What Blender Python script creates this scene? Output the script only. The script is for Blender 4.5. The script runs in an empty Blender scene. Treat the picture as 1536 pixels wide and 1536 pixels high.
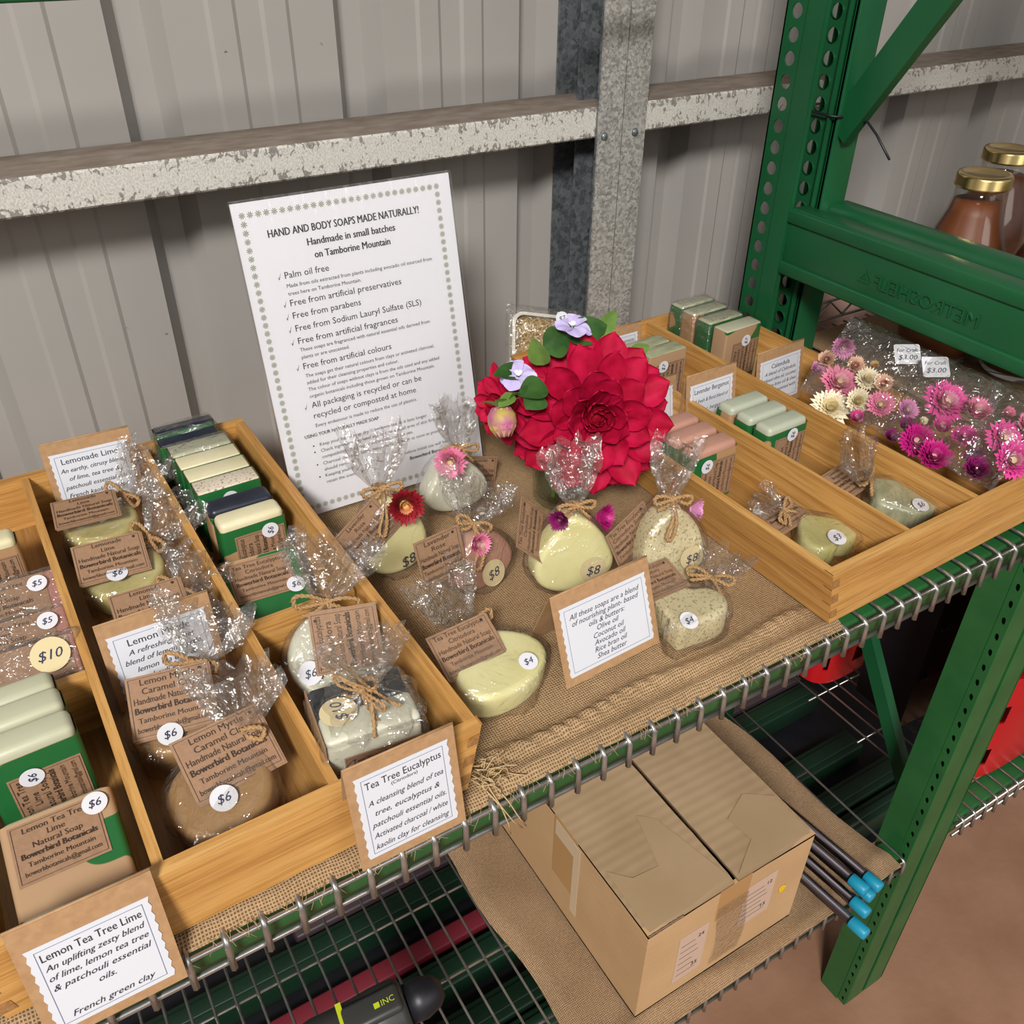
import bpy, math, random
from mathutils import Matrix, Vector, noise

S = bpy.context.scene
COL = S.collection
PI = math.pi
R = math.radians

# ---------------------------------------------------------------- camera, world, lights, exposure
CAM_R = [[0.85546, -0.5178, 0.00885], [-0.29088, -0.49456, -0.81903], [0.42847, 0.69807, -0.57369]]
CAM_F = 1357.28
cam_d = bpy.data.cameras.new('camera')
cam = bpy.data.objects.new('camera', cam_d)
COL.objects.link(cam)
cam_d.sensor_width = 36.0
cam_d.lens = CAM_F / 1536.0 * 36.0
cam_d.clip_start = 0.02
r0, r1, r2 = [Vector(v) for v in CAM_R]
m3 = Matrix((r0, -r1, -r2)).transposed()
cam.matrix_world = Matrix.Translation((0, 0, 0.522)) @ m3.to_4x4()
S.camera = cam

S.view_settings.view_transform = 'Standard'
S.view_settings.look = 'None'
S.view_settings.gamma = 1.0
S.view_settings.use_curve_mapping = False
S.view_settings.exposure = 0.02
S.cycles.transparent_max_bounces = 48
S.cycles.max_bounces = 10

w = bpy.data.worlds.new('world')
S.world = w
w.use_nodes = True
wn = w.node_tree.nodes
bg = wn['Background']
wl = w.node_tree.links
wtc = wn.new('ShaderNodeTexCoord')
wsp = wn.new('ShaderNodeSeparateXYZ')
wl.new(wtc.outputs['Generated'], wsp.inputs[0])
wr = wn.new('ShaderNodeValToRGB')
we = wr.color_ramp.elements
we[0].position, we[0].color = 0.48, (0.10, 0.11, 0.07, 1)
we[1].position, we[1].color = 0.56, (0.95, 0.98, 1.0, 1)
wma = wn.new('ShaderNodeMath')
wma.operation = 'MULTIPLY_ADD'
wma.inputs[1].default_value = 0.5
wma.inputs[2].default_value = 0.5
wl.new(wsp.outputs[2], wma.inputs[0])
wl.new(wma.outputs[0], wr.inputs['Fac'])
wl.new(wr.outputs['Color'], bg.inputs[0])
bg.inputs[1].default_value = 0.42


def area(name, loc, target, sx, sy, power, color):
    d = bpy.data.lights.new(name, 'AREA')
    d.shape = 'RECTANGLE'
    d.size = sx
    d.size_y = sy
    d.energy = power
    d.color = color
    o = bpy.data.objects.new(name, d)
    COL.objects.link(o)
    o.location = loc
    o.rotation_euler = (Vector(target) - Vector(loc)).to_track_quat('-Z', 'Y').to_euler()
    return o


area('shed_opening_light', (-1.5, -1.9, 2.5), (0.35, 0.55, 0.0), 0.75, 0.6, 190.0, (1.0, 0.97, 0.93))
area('doorway_light', (1.4, -2.6, 1.5), (0.4, 0.6, 0.1), 1.6, 1.4, 20.0, (1.0, 0.95, 0.89))

# ---------------------------------------------------------------- materials
MATS = {}


def nodes_of(name):
    m = bpy.data.materials.new(name)
    m.use_nodes = True
    nt = m.node_tree
    b = nt.nodes['Principled BSDF']
    return m, nt, b


def N(nt, kind, **kw):
    n = nt.nodes.new(kind)
    for k, v in kw.items():
        setattr(n, k, v)
    return n


def coords(nt, scale=(1, 1, 1), rot=(0, 0, 0), out='Object'):
    tc = N(nt, 'ShaderNodeTexCoord')
    mp = N(nt, 'ShaderNodeMapping')
    mp.inputs['Scale'].default_value = scale
    mp.inputs['Rotation'].default_value = rot
    nt.links.new(tc.outputs[out], mp.inputs['Vector'])
    return mp.outputs['Vector']


def noise_tex(nt, vec, scale, detail=4.0, rough=0.55, dist=0.0):
    n = N(nt, 'ShaderNodeTexNoise')
    n.inputs['Scale'].default_value = scale
    n.inputs['Detail'].default_value = detail
    n.inputs['Roughness'].default_value = rough
    n.inputs['Distortion'].default_value = dist
    nt.links.new(vec, n.inputs['Vector'])
    return n.outputs['Fac']


def ramp(nt, fac, stops, interp='LINEAR'):
    r = N(nt, 'ShaderNodeValToRGB')
    r.color_ramp.interpolation = interp
    e = r.color_ramp.elements
    while len(e) < len(stops):
        e.new(0.5)
    for el, (p, c) in zip(e, stops):
        el.position = p
        el.color = (*c, 1) if len(c) == 3 else c
    nt.links.new(fac, r.inputs['Fac'])
    return r.outputs['Color']


def bump(nt, b, h, strength, dist):
    n = N(nt, 'ShaderNodeBump')
    n.inputs['Strength'].default_value = strength
    n.inputs['Distance'].default_value = dist
    nt.links.new(h, n.inputs['Height'])
    nt.links.new(n.outputs['Normal'], b.inputs['Normal'])
    return n


def plain(name, col, rough=0.5, metal=0.0, col2=None, nscale=30.0, stretch=(1, 1, 1), bscale=0.0, bstr=0.2, bdist=0.001,
          spec=0.5, sss=0.0, sssr=(0.01, 0.006, 0.003), coat=0.0, lo=0.35, hi=0.65):
    m, nt, b = nodes_of(name)
    b.inputs['Base Color'].default_value = (*col, 1)
    b.inputs['Roughness'].default_value = rough
    b.inputs['Metallic'].default_value = metal
    b.inputs['Specular IOR Level'].default_value = spec
    if coat:
        b.inputs['Coat Weight'].default_value = coat
        b.inputs['Coat Roughness'].default_value = 0.12
    if sss:
        b.inputs['Subsurface Weight'].default_value = sss
        b.inputs['Subsurface Radius'].default_value = sssr
        b.inputs['Subsurface Scale'].default_value = 1.0
    v = coords(nt, stretch)
    if col2:
        f = noise_tex(nt, v, nscale)
        c = ramp(nt, f, [(lo, col), (hi, col2)])
        nt.links.new(c, b.inputs['Base Color'])
    if bscale:
        h = noise_tex(nt, v, bscale, 3.0)
        bump(nt, b, h, bstr, bdist)
    MATS[name] = m
    return m


kraft = plain('kraft_card', (0.344, 0.194, 0.090), 0.75, col2=(0.404, 0.237, 0.116), nscale=160, bscale=900, bstr=0.15, bdist=0.0004)
kraft_label = plain('kraft_label', (0.266, 0.152, 0.085), 0.7, col2=(0.311, 0.181, 0.104), nscale=300)
white_paper = plain('white_paper', (0.60, 0.61, 0.66), 0.65)
sheet_paper = plain('sheet_paper', (0.82, 0.825, 0.90), 0.6)
ink = plain('black_ink', (0.025, 0.025, 0.03), 0.6)
brown_ink = plain('brown_ink', (0.04, 0.022, 0.015), 0.6)
pen_ink = plain('pen_ink', (0.02, 0.025, 0.07), 0.5)
blue_line = plain('border_line', (0.12, 0.17, 0.25), 0.6)
olive_ink = plain('olive_ink', (0.20, 0.22, 0.10), 0.6)
sticker_white = plain('sticker_white', (0.66, 0.66, 0.70), 0.45)
sticker_gold = plain('sticker_gold', (0.62, 0.52, 0.30), 0.4)
green_paper = plain('green_paper', (0.012, 0.115, 0.028), 0.38, col2=(0.018, 0.16, 0.04), nscale=25)
soap_cream = plain('soap_cream', (0.680, 0.629, 0.425), 0.42, col2=(0.595, 0.535, 0.315), nscale=22, sss=0.15, bscale=60, bstr=0.1)
soap_pale = plain('soap_pale_green', (0.475, 0.475, 0.346), 0.4, col2=(0.432, 0.432, 0.302), nscale=14, sss=0.15)
soap_mint = plain('soap_mint', (0.444, 0.474, 0.370), 0.4, col2=(0.407, 0.437, 0.333), nscale=14, sss=0.15)
soap_pink = plain('soap_pink', (0.50, 0.27, 0.20), 0.42, col2=(0.43, 0.22, 0.165), nscale=16, sss=0.1)
soap_rose = plain('soap_rose', (0.43, 0.20, 0.17), 0.45, col2=(0.36, 0.16, 0.135), nscale=30, sss=0.1)
soap_navy = plain('soap_navy', (0.012, 0.015, 0.028), 0.4, col2=(0.02, 0.024, 0.04), nscale=40)
soap_black = plain('soap_black', (0.012, 0.014, 0.016), 0.35, col2=(0.05, 0.055, 0.06), nscale=70, lo=0.5, hi=0.75)
soap_lime = plain('soap_lime', (0.594, 0.540, 0.252), 0.38, col2=(0.450, 0.387, 0.144), nscale=28, stretch=(1, 1, 1), sss=0.2)
soap_yellow = plain('soap_yellow', (0.754, 0.718, 0.386), 0.38, col2=(0.681, 0.635, 0.304), nscale=30, sss=0.25)
soap_olive = plain('soap_olive', (0.42, 0.39, 0.14), 0.4, col2=(0.55, 0.51, 0.24), nscale=30, sss=0.2)
soap_caramel = plain('soap_caramel', (0.30, 0.165, 0.06), 0.38, col2=(0.37, 0.22, 0.09), nscale=40, sss=0.2)
soap_sage = plain('soap_sage', (0.27, 0.28, 0.17), 0.42, col2=(0.42, 0.42, 0.27), nscale=45, stretch=(1, 3, 1), sss=0.1)
soap_kaolin = plain('soap_kaolin', (0.576, 0.568, 0.464), 0.4, col2=(0.512, 0.504, 0.384), nscale=25, sss=0.2)


def speckled(name, base, base2, speck, scale=120, thr=0.66):
    m, nt, b = nodes_of(name)
    v = coords(nt)
    f = noise_tex(nt, v, 25)
    c = ramp(nt, f, [(0.35, base), (0.65, base2)])
    f2 = noise_tex(nt, v, scale, 2.0, 0.5)
    k = ramp(nt, f2, [(thr - 0.03, (0, 0, 0)), (thr + 0.03, (1, 1, 1))])
    mx = N(nt, 'ShaderNodeMix', data_type='RGBA')
    nt.links.new(k, mx.inputs['Factor'])
    nt.links.new(c, mx.inputs[6])
    mx.inputs[7].default_value = (*speck, 1)
    nt.links.new(mx.outputs[2], b.inputs['Base Color'])
    b.inputs['Roughness'].default_value = 0.45
    bump(nt, b, f2, 0.25, 0.001)
    MATS[name] = m
    return m


soap_scrub = speckled('soap_scrub', (0.62, 0.55, 0.34), (0.52, 0.45, 0.26), (0.33, 0.25, 0.12), 420, 0.60)
soap_speck = speckled('soap_speckled', (0.66, 0.58, 0.46), (0.56, 0.48, 0.36), (0.24, 0.19, 0.15), 420, 0.62)


def wrap_material(name, thr, kcol=(0.40, 0.235, 0.12)):
    # kraft paper printed with large green leaf shapes
    m, nt, b = nodes_of(name)
    v = coords(nt)
    oi = N(nt, 'ShaderNodeObjectInfo')
    add = N(nt, 'ShaderNodeVectorMath', operation='ADD')
    sc = N(nt, 'ShaderNodeVectorMath', operation='SCALE')
    comb = N(nt, 'ShaderNodeCombineXYZ')
    for i in range(3):
        nt.links.new(oi.outputs['Random'], comb.inputs[i])
    nt.links.new(comb.outputs[0], sc.inputs[0])
    sc.inputs['Scale'].default_value = 3.0
    nt.links.new(v, add.inputs[0])
    nt.links.new(sc.outputs[0], add.inputs[1])
    f = noise_tex(nt, add.outputs[0], 17.0, 0.0, 0.0)
    c = ramp(nt, f, [(thr, kcol), (thr + 0.006, (0.012, 0.12, 0.03))])
    nt.links.new(c, b.inputs['Base Color'])
    b.inputs['Roughness'].default_value = 0.42
    MATS[name] = m
    return m


wrap_green = wrap_material('wrap_green', 0.33)
wrap_mix = wrap_material('wrap_mixed', 0.50)
wrap_kraft = wrap_material('wrap_kraft', 0.66, (0.40, 0.255, 0.145))


def bamboo(name, stretch, dark=1.0):
    m, nt, b = nodes_of(name)
    oi = N(nt, 'ShaderNodeObjectInfo')
    v = coords(nt, stretch)
    f1 = noise_tex(nt, v, 1.0, 6.0, 0.6, 0.4)
    f2 = noise_tex(nt, v, 5.0, 3.0, 0.6)
    c1 = ramp(nt, f1, [(0.30, (0.38 * dark, 0.175 * dark, 0.042 * dark)), (0.5, (0.53 * dark, 0.275 * dark, 0.078 * dark)), (0.72, (0.63 * dark, 0.365 * dark, 0.125 * dark))])
    c2 = ramp(nt, f2, [(0.36, (0.62, 0.55, 0.48)), (0.52, (1, 1, 1))])
    mx = N(nt, 'ShaderNodeMix', data_type='RGBA', blend_type='MULTIPLY')
    mx.inputs['Factor'].default_value = 0.55
    nt.links.new(c1, mx.inputs[6])
    nt.links.new(c2, mx.inputs[7])
    nt.links.new(mx.outputs[2], b.inputs['Base Color'])
    b.inputs['Roughness'].default_value = 0.42
    b.inputs['Specular IOR Level'].default_value = 0.4
    bump(nt, b, f2, 0.08, 0.0006)
    MATS[name] = m
    return m


bamboo_x = bamboo('bamboo_along_x', (4, 90, 150))
bamboo_y = bamboo('bamboo_along_y', (90, 4, 150))
bamboo_base_shaded = bamboo('bamboo_base_shaded', (90, 4, 150), 0.60)  # same bamboo, darkened to put the trays' inner shade into the colour
bamboo_end = plain('bamboo_end_grain', (0.25, 0.115, 0.035), 0.6, col2=(0.36, 0.18, 0.06), nscale=400)


def burlap_mat(name, c_dark, c_mid, c_light, scale=150.0, rotz=0.0):
    m, nt, b = nodes_of(name)
    v = coords(nt, (1, 1, 1), (0, 0, rotz))
    dn = N(nt, 'ShaderNodeTexNoise')
    dn.inputs['Scale'].default_value = 45
    dn.inputs['Detail'].default_value = 2
    nt.links.new(v, dn.inputs['Vector'])
    dv = N(nt, 'ShaderNodeVectorMath', operation='SCALE')
    dv.inputs['Scale'].default_value = 0.004
    nt.links.new(dn.outputs['Color'], dv.inputs[0])
    av = N(nt, 'ShaderNodeVectorMath', operation='ADD')
    nt.links.new(v, av.inputs[0])
    nt.links.new(dv.outputs[0], av.inputs[1])

    def wv(d):
        wt = N(nt, 'ShaderNodeTexWave', wave_type='BANDS', bands_direction=d)
        wt.inputs['Scale'].default_value = scale
        wt.inputs['Distortion'].default_value = 0.0
        nt.links.new(av.outputs[0], wt.inputs['Vector'])
        return wt.outputs['Fac']
    a, c = wv('X'), wv('Y')
    mxm = N(nt, 'ShaderNodeMath', operation='MAXIMUM')
    nt.links.new(a, mxm.inputs[0])
    nt.links.new(c, mxm.inputs[1])
    big = noise_tex(nt, v, 14.0, 4.0)
    fib = noise_tex(nt, v, 420.0, 2.0)
    colr = ramp(nt, mxm.outputs[0], [(0.25, c_dark), (0.62, c_mid), (0.98, c_light)])
    tint = ramp(nt, big, [(0.3, (0.82, 0.80, 0.78)), (0.7, (1.08, 1.06, 1.04))])
    tf = ramp(nt, fib, [(0.3, (0.72, 0.70, 0.68)), (0.7, (1.15, 1.15, 1.15))])
    m1 = N(nt, 'ShaderNodeMix', data_type='RGBA', blend_type='MULTIPLY')
    m1.inputs['Factor'].default_value = 1
    nt.links.new(colr, m1.inputs[6])
    nt.links.new(tint, m1.inputs[7])
    m2 = N(nt, 'ShaderNodeMix', data_type='RGBA', blend_type='MULTIPLY')
    m2.inputs['Factor'].default_value = 0.8
    nt.links.new(m1.outputs[2], m2.inputs[6])
    nt.links.new(tf, m2.inputs[7])
    nt.links.new(m2.outputs[2], b.inputs['Base Color'])
    b.inputs['Roughness'].default_value = 0.95
    b.inputs['Specular IOR Level'].default_value = 0.1
    bump(nt, b, mxm.outputs[0], 0.55, 0.0012)
    MATS[name] = m
    return m


burlap = burlap_mat('burlap', (0.16, 0.10, 0.05), (0.335, 0.222, 0.118), (0.45, 0.31, 0.18))
burlap_low = burlap_mat('burlap_lower', (0.17, 0.105, 0.06), (0.34, 0.225, 0.13), (0.44, 0.30, 0.18))
twine_m = plain('jute_twine', (0.30, 0.17, 0.075), 0.9, col2=(0.42, 0.265, 0.13), nscale=500, spec=0.1)
thread_m = plain('jute_thread', (0.50, 0.36, 0.19), 0.9, spec=0.1)

wall_m = plain('wall_paint', (0.295, 0.28, 0.262), 0.42, col2=(0.32, 0.303, 0.283), nscale=4, spec=0.45, bscale=3, bstr=0.05)
green_m = plain('green_enamel', (0.006, 0.076, 0.026), 0.34, col2=(0.008, 0.092, 0.031), nscale=9, spec=0.5, bscale=40, bstr=0.05)
green_worn = plain('green_enamel_worn', (0.013, 0.095, 0.025), 0.4, col2=(0.022, 0.12, 0.032), nscale=14, bscale=60, bstr=0.06)
green_floor_shaded = plain('green_beam_shaded', (0.004, 0.026, 0.011), 0.5, col2=(0.006, 0.034, 0.015), nscale=10)  # stored beams: green darkened to carry the shade below the low deck
chrome = plain('zinc_wire', (0.50, 0.49, 0.47), 0.28, 0.85, col2=(0.38, 0.37, 0.35), nscale=60)
steel_dark = plain('tube_steel', (0.13, 0.11, 0.12), 0.25, 1.0)
blue_cap = plain('blue_plastic', (0.01, 0.27, 0.42), 0.4)
red_plastic = plain('red_plastic', (0.52, 0.006, 0.012), 0.38, col2=(0.46, 0.004, 0.01), nscale=10)
black_plastic = plain('black_plastic', (0.006, 0.006, 0.010), 0.45, col2=(0.010, 0.010, 0.014), nscale=25)
grey_plastic = plain('tool_grey', (0.035, 0.036, 0.034), 0.45)
lime_plastic = plain('tool_lime', (0.50, 0.58, 0.02), 0.4)
dark_board = plain('dark_board', (0.055, 0.035, 0.045), 0.5, col2=(0.075, 0.05, 0.055), nscale=8, stretch=(1, 20, 20))
red_bar_m = plain('dull_red_paint', (0.22, 0.02, 0.035), 0.55)
floor_m = plain('floor_dust', (0.27, 0.135, 0.075), 0.7, col2=(0.33, 0.175, 0.105), nscale=8, bscale=60, bstr=0.2, bdist=0.003)
pink_card = plain('pale_cardboard', (0.42, 0.27, 0.22), 0.8)
dirt_m = plain('dust_fleck', (0.12, 0.10, 0.085), 0.8)


def cardboard_mat(name, c1, c2, rib_axis, bs=0.35):
    m, nt, b = nodes_of(name)
    v = coords(nt)
    wt = N(nt, 'ShaderNodeTexWave', wave_type='BANDS', bands_direction=rib_axis)
    wt.inputs['Scale'].default_value = 24
    wt.inputs['Distortion'].default_value = 0.6
    nt.links.new(v, wt.inputs['Vector'])
    f = noise_tex(nt, v, 9, 5)
    c = ramp(nt, f, [(0.35, c1), (0.65, c2)])
    nt.links.new(c, b.inputs['Base Color'])
    b.inputs['Roughness'].default_value = 0.72
    b.inputs['Specular IOR Level'].default_value = 0.25
    bump(nt, b, wt.outputs['Fac'], bs, 0.0012)
    MATS[name] = m
    return m


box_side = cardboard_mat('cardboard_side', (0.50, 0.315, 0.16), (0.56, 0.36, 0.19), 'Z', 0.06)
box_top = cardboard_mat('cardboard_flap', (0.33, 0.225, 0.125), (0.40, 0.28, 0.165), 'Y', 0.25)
box_cut = plain('cardboard_edge', (0.20, 0.13, 0.075), 0.9)
tape_m = plain('packing_tape', (0.46, 0.26, 0.10), 0.18, coat=0.4)
tape_w = plain('tape_tear', (0.62, 0.47, 0.31), 0.4)
box_label = plain('box_label_paper', (0.56, 0.40, 0.31), 0.6)
yellow_dot = plain('yellow_dot', (0.80, 0.52, 0.01), 0.5)


def galv(name, c1, c2, c3, scale, metal, rough):
    m, nt, b = nodes_of(name)
    v = coords(nt)
    vo = N(nt, 'ShaderNodeTexVoronoi')
    vo.inputs['Scale'].default_value = scale * 2.2
    nt.links.new(v, vo.inputs['Vector'])
    sep = N(nt, 'ShaderNodeSeparateColor')
    nt.links.new(vo.outputs['Color'], sep.inputs[0])
    f = noise_tex(nt, v, scale * 2.4, 4.0, 0.7, 1.5)
    ad = N(nt, 'ShaderNodeMath', operation='MULTIPLY_ADD')
    nt.links.new(sep.outputs[0], ad.inputs[0])
    ad.inputs[1].default_value = 0.35
    nt.links.new(f, ad.inputs[2])
    c = ramp(nt, ad.outputs[0], [(0.45, c1), (0.66, c2), (0.9, c3)])
    nt.links.new(c, b.inputs['Base Color'])
    b.inputs['Metallic'].default_value = metal
    b.inputs['Roughness'].default_value = rough
    MATS[name] = m
    return m


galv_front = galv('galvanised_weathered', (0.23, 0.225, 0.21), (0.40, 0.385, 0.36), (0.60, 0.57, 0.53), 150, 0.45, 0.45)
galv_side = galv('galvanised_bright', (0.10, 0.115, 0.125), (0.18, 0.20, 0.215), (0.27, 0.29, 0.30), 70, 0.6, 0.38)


def girt_mat():
    m, nt, b = nodes_of('girt_flaking')
    v = coords(nt, (1.4, 1, 1))
    tc = N(nt, 'ShaderNodeTexCoord')
    sp = N(nt, 'ShaderNodeSeparateXYZ')
    nt.links.new(tc.outputs['Object'], sp.inputs[0])
    f = noise_tex(nt, v, 125, 4.0, 0.62, 0.8)
    f3 = noise_tex(nt, v, 9, 2.0)
    # flaking gathers along the lower and upper folds (object z = 0 at the middle of the face)
    ab = N(nt, 'ShaderNodeMath', operation='ABSOLUTE')
    nt.links.new(sp.outputs[2], ab.inputs[0])
    mu = N(nt, 'ShaderNodeMath', operation='MULTIPLY')
    nt.links.new(ab.outputs[0], mu.inputs[0])
    mu.inputs[1].default_value = 9.5
    ad = N(nt, 'ShaderNodeMath', operation='ADD')
    nt.links.new(f, ad.inputs[0])
    nt.links.new(mu.outputs[0], ad.inputs[1])
    ad2 = N(nt, 'ShaderNodeMath', operation='MULTIPLY_ADD')
    nt.links.new(f3, ad2.inputs[0])
    ad2.inputs[1].default_value = 0.25
    nt.links.new(ad.outputs[0], ad2.inputs[2])
    c = ramp(nt, ad2.outputs[0], [(0.775, (0.52, 0.50, 0.455)), (0.80, (0.22, 0.20, 0.18))])
    fine = noise_tex(nt, v, 420, 2.0)
    t = ramp(nt, fine, [(0.35, (0.78, 0.78, 0.78)), (0.6, (1.08, 1.08, 1.08))])
    mx = N(nt, 'ShaderNodeMix', data_type='RGBA', blend_type='MULTIPLY')
    mx.inputs['Factor'].default_value = 1
    nt.links.new(c, mx.inputs[6])
    nt.links.new(t, mx.inputs[7])
    nt.links.new(mx.outputs[2], b.inputs['Base Color'])
    b.inputs['Roughness'].default_value = 0.5
    bump(nt, b, fine, 0.3, 0.001)
    MATS['girt'] = m
    return m


girt_m = girt_mat()
girt_top = plain('girt_dust', (0.17, 0.125, 0.095), 0.85, col2=(0.24, 0.20, 0.165), nscale=60, stretch=(0.5, 1, 1))


def film_mat(name, haze=0.045, fres=1.0, bs=70.0, bst=0.55, base=0.05, rough=0.07, crease=0.0, stretch=(1, 1, 1), tint=(0.97, 0.965, 0.955)):
    m, nt, b = nodes_of(name)
    nt.nodes.remove(b)
    out = nt.nodes['Material Output']
    v = coords(nt, stretch)
    h1 = noise_tex(nt, v, bs, 3.0, 0.6, 2.0)
    if crease:
        # sharp folds: ridges where a second noise crosses its middle value
        h2 = noise_tex(nt, v, bs * 0.55, 2.0, 0.5, 1.2)
        q1 = N(nt, 'ShaderNodeMath', operation='SUBTRACT')
        nt.links.new(h2, q1.inputs[0])
        q1.inputs[1].default_value = 0.5
        q2 = N(nt, 'ShaderNodeMath', operation='ABSOLUTE')
        nt.links.new(q1.outputs[0], q2.inputs[0])
        q3 = N(nt, 'ShaderNodeMath', operation='MULTIPLY')
        nt.links.new(q2.outputs[0], q3.inputs[0])
        q3.inputs[1].default_value = -crease
        q4 = N(nt, 'ShaderNodeMath', operation='MAXIMUM')
        nt.links.new(q3.outputs[0], q4.inputs[0])
        q4.inputs[1].default_value = -0.35
        q5 = N(nt, 'ShaderNodeMath', operation='ADD')
        nt.links.new(q4.outputs[0], q5.inputs[0])
        nt.links.new(h1, q5.inputs[1])
        h1 = q5.outputs[0]
    bp = N(nt, 'ShaderNodeBump')
    bp.inputs['Strength'].default_value = bst
    bp.inputs['Distance'].default_value = 0.004
    nt.links.new(h1, bp.inputs['Height'])
    tr = N(nt, 'ShaderNodeBsdfTransparent')
    tr.inputs[0].default_value = (*tint, 1)
    gl = N(nt, 'ShaderNodeBsdfGlossy')
    gl.inputs['Roughness'].default_value = rough
    nt.links.new(bp.outputs['Normal'], gl.inputs['Normal'])
    df = N(nt, 'ShaderNodeBsdfDiffuse')
    df.inputs[0].default_value = (0.85, 0.83, 0.80, 1)
    lw = N(nt, 'ShaderNodeLayerWeight')
    lw.inputs['Blend'].default_value = 0.5
    nt.links.new(bp.outputs['Normal'], lw.inputs['Normal'])
    pw = N(nt, 'ShaderNodeMath', operation='POWER')
    nt.links.new(lw.outputs['Facing'], pw.inputs[0])
    pw.inputs[1].default_value = 4.0
    mu = N(nt, 'ShaderNodeMath', operation='MULTIPLY_ADD', use_clamp=True)
    nt.links.new(pw.outputs[0], mu.inputs[0])
    mu.inputs[1].default_value = fres
    mu.inputs[2].default_value = base
    m1 = N(nt, 'ShaderNodeMixShader')
    m1.inputs[0].default_value = haze
    nt.links.new(tr.outputs[0], m1.inputs[1])
    nt.links.new(df.outputs[0], m1.inputs[2])
    m2 = N(nt, 'ShaderNodeMixShader')
    nt.links.new(mu.outputs[0], m2.inputs[0])
    nt.links.new(m1.outputs[0], m2.inputs[1])
    nt.links.new(gl.outputs[0], m2.inputs[2])
    nt.links.new(m2.outputs[0], out.inputs['Surface'])
    MATS[name] = m
    return m


film = film_mat('cellophane', haze=0.022, fres=0.7, bs=60, bst=0.8, base=0.13, rough=0.10, crease=5.0)
film_body = film_mat('cellophane_smooth', haze=0.014, fres=0.6, bs=48.0, bst=0.8, base=0.10, rough=0.09, crease=3.5)
film_bag = film_mat('flower_bag_film', haze=0.014, fres=0.7, bs=48.0, bst=0.9, base=0.11, rough=0.09, crease=5.0)
acrylic = film_mat('acrylic', haze=0.0, fres=0.9, bs=1.0, bst=0.35, base=0.06, rough=0.08, stretch=(160, 5, 1))


def glass_mat():
    m, nt, b = nodes_of('clear_glass')
    b.inputs['Base Color'].default_value = (0.93, 0.96, 0.94, 1)
    b.inputs['Roughness'].default_value = 0.0
    b.inputs['IOR'].default_value = 1.45
    b.inputs['Transmission Weight'].default_value = 1.0
    MATS['glass'] = m
    return m


glass = film_mat('clear_glass', haze=0.0, fres=0.9, bs=8.0, bst=0.04, base=0.05, rough=0.03, tint=(0.90, 0.95, 0.93))
bottle_glass = film_mat('bottle_glass', haze=0.0, fres=0.7, bs=8.0, bst=0.03, base=0.03, rough=0.02, tint=(0.97, 0.975, 0.97))
sauce_m = plain('sauce', (0.16, 0.042, 0.012), 0.5, col2=(0.19, 0.055, 0.016), nscale=12)
gold_lid = plain('gold_lid', (0.72, 0.55, 0.24), 0.25, 1.0)
pad_m = plain('loofah_core', (0.22, 0.14, 0.05), 0.9)
loofah_m = plain('loofah_fibre', (0.46, 0.31, 0.12), 0.8, col2=(0.56, 0.40, 0.18), nscale=200)
dish_m = plain('soap_dish_white', (0.66, 0.62, 0.54), 0.5)


def petal_mat(name, c1, c2, trans=0.06):
    m, nt, b = nodes_of(name)
    v = coords(nt)
    f = noise_tex(nt, v, 60, 2)
    c = ramp(nt, f, [(0.35, c1), (0.65, c2)])
    nt.links.new(c, b.inputs['Base Color'])
    b.inputs['Roughness'].default_value = 0.5
    b.inputs['Specular IOR Level'].default_value = 0.3
    b.inputs['Subsurface Weight'].default_value = trans
    b.inputs['Subsurface Radius'].default_value = (0.004, 0.001, 0.001)
    b.inputs['Subsurface Scale'].default_value = 1.0
    MATS[name] = m
    return m


dahlia_m = petal_mat('dahlia_red', (0.33, 0.0015, 0.022), (0.48, 0.005, 0.048))
dahlia_in = petal_mat('dahlia_dark', (0.26, 0.002, 0.015), (0.34, 0.003, 0.022))
for _m in (dahlia_m, dahlia_in):
    _b = _m.node_tree.nodes['Principled BSDF']
    _b.inputs['Specular IOR Level'].default_value = 0.15
    _b.inputs['Roughness'].default_value = 0.65
leaf_m = petal_mat('leaf_green', (0.02, 0.065, 0.012), (0.04, 0.105, 0.02), 0.03)
leaf_light = petal_mat('leaf_light', (0.10, 0.19, 0.035), (0.15, 0.24, 0.05), 0.1)
lilac_m = petal_mat('lilac', (0.50, 0.42, 0.74), (0.62, 0.54, 0.82))
bud_m = petal_mat('bud', (0.44, 0.34, 0.08), (0.42, 0.10, 0.22))
stem_m = plain('stem_green', (0.17, 0.22, 0.05), 0.5)
white_petal = petal_mat('white_petal', (0.75, 0.72, 0.70), (0.8, 0.78, 0.75))

# ---------------------------------------------------------------- geometry helpers
_txt = {}


def text_geo(s, bold=0.0, shear=0.0, ext=0.0):
    key = (s, bold, shear, ext)
    if key in _txt:
        return _txt[key]
    cu = bpy.data.curves.new('t', 'FONT')
    cu.body = s
    cu.size = 1.0
    cu.resolution_u = 2
    cu.shear = shear
    cu.offset = bold
    cu.extrude = ext
    ob = bpy.data.objects.new('t', cu)
    me = bpy.data.meshes.new_from_object(ob)
    vs = [tuple(v.co) for v in me.vertices]
    fs = [tuple(p.vertices) for p in me.polygons]
    bpy.data.objects.remove(ob)
    bpy.data.meshes.remove(me)
    bpy.data.curves.remove(cu)
    xs = [v[0] for v in vs] or [0, 1]
    _txt[key] = (vs, fs, min(xs), max(xs))
    return _txt[key]


_rb = {}


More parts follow.
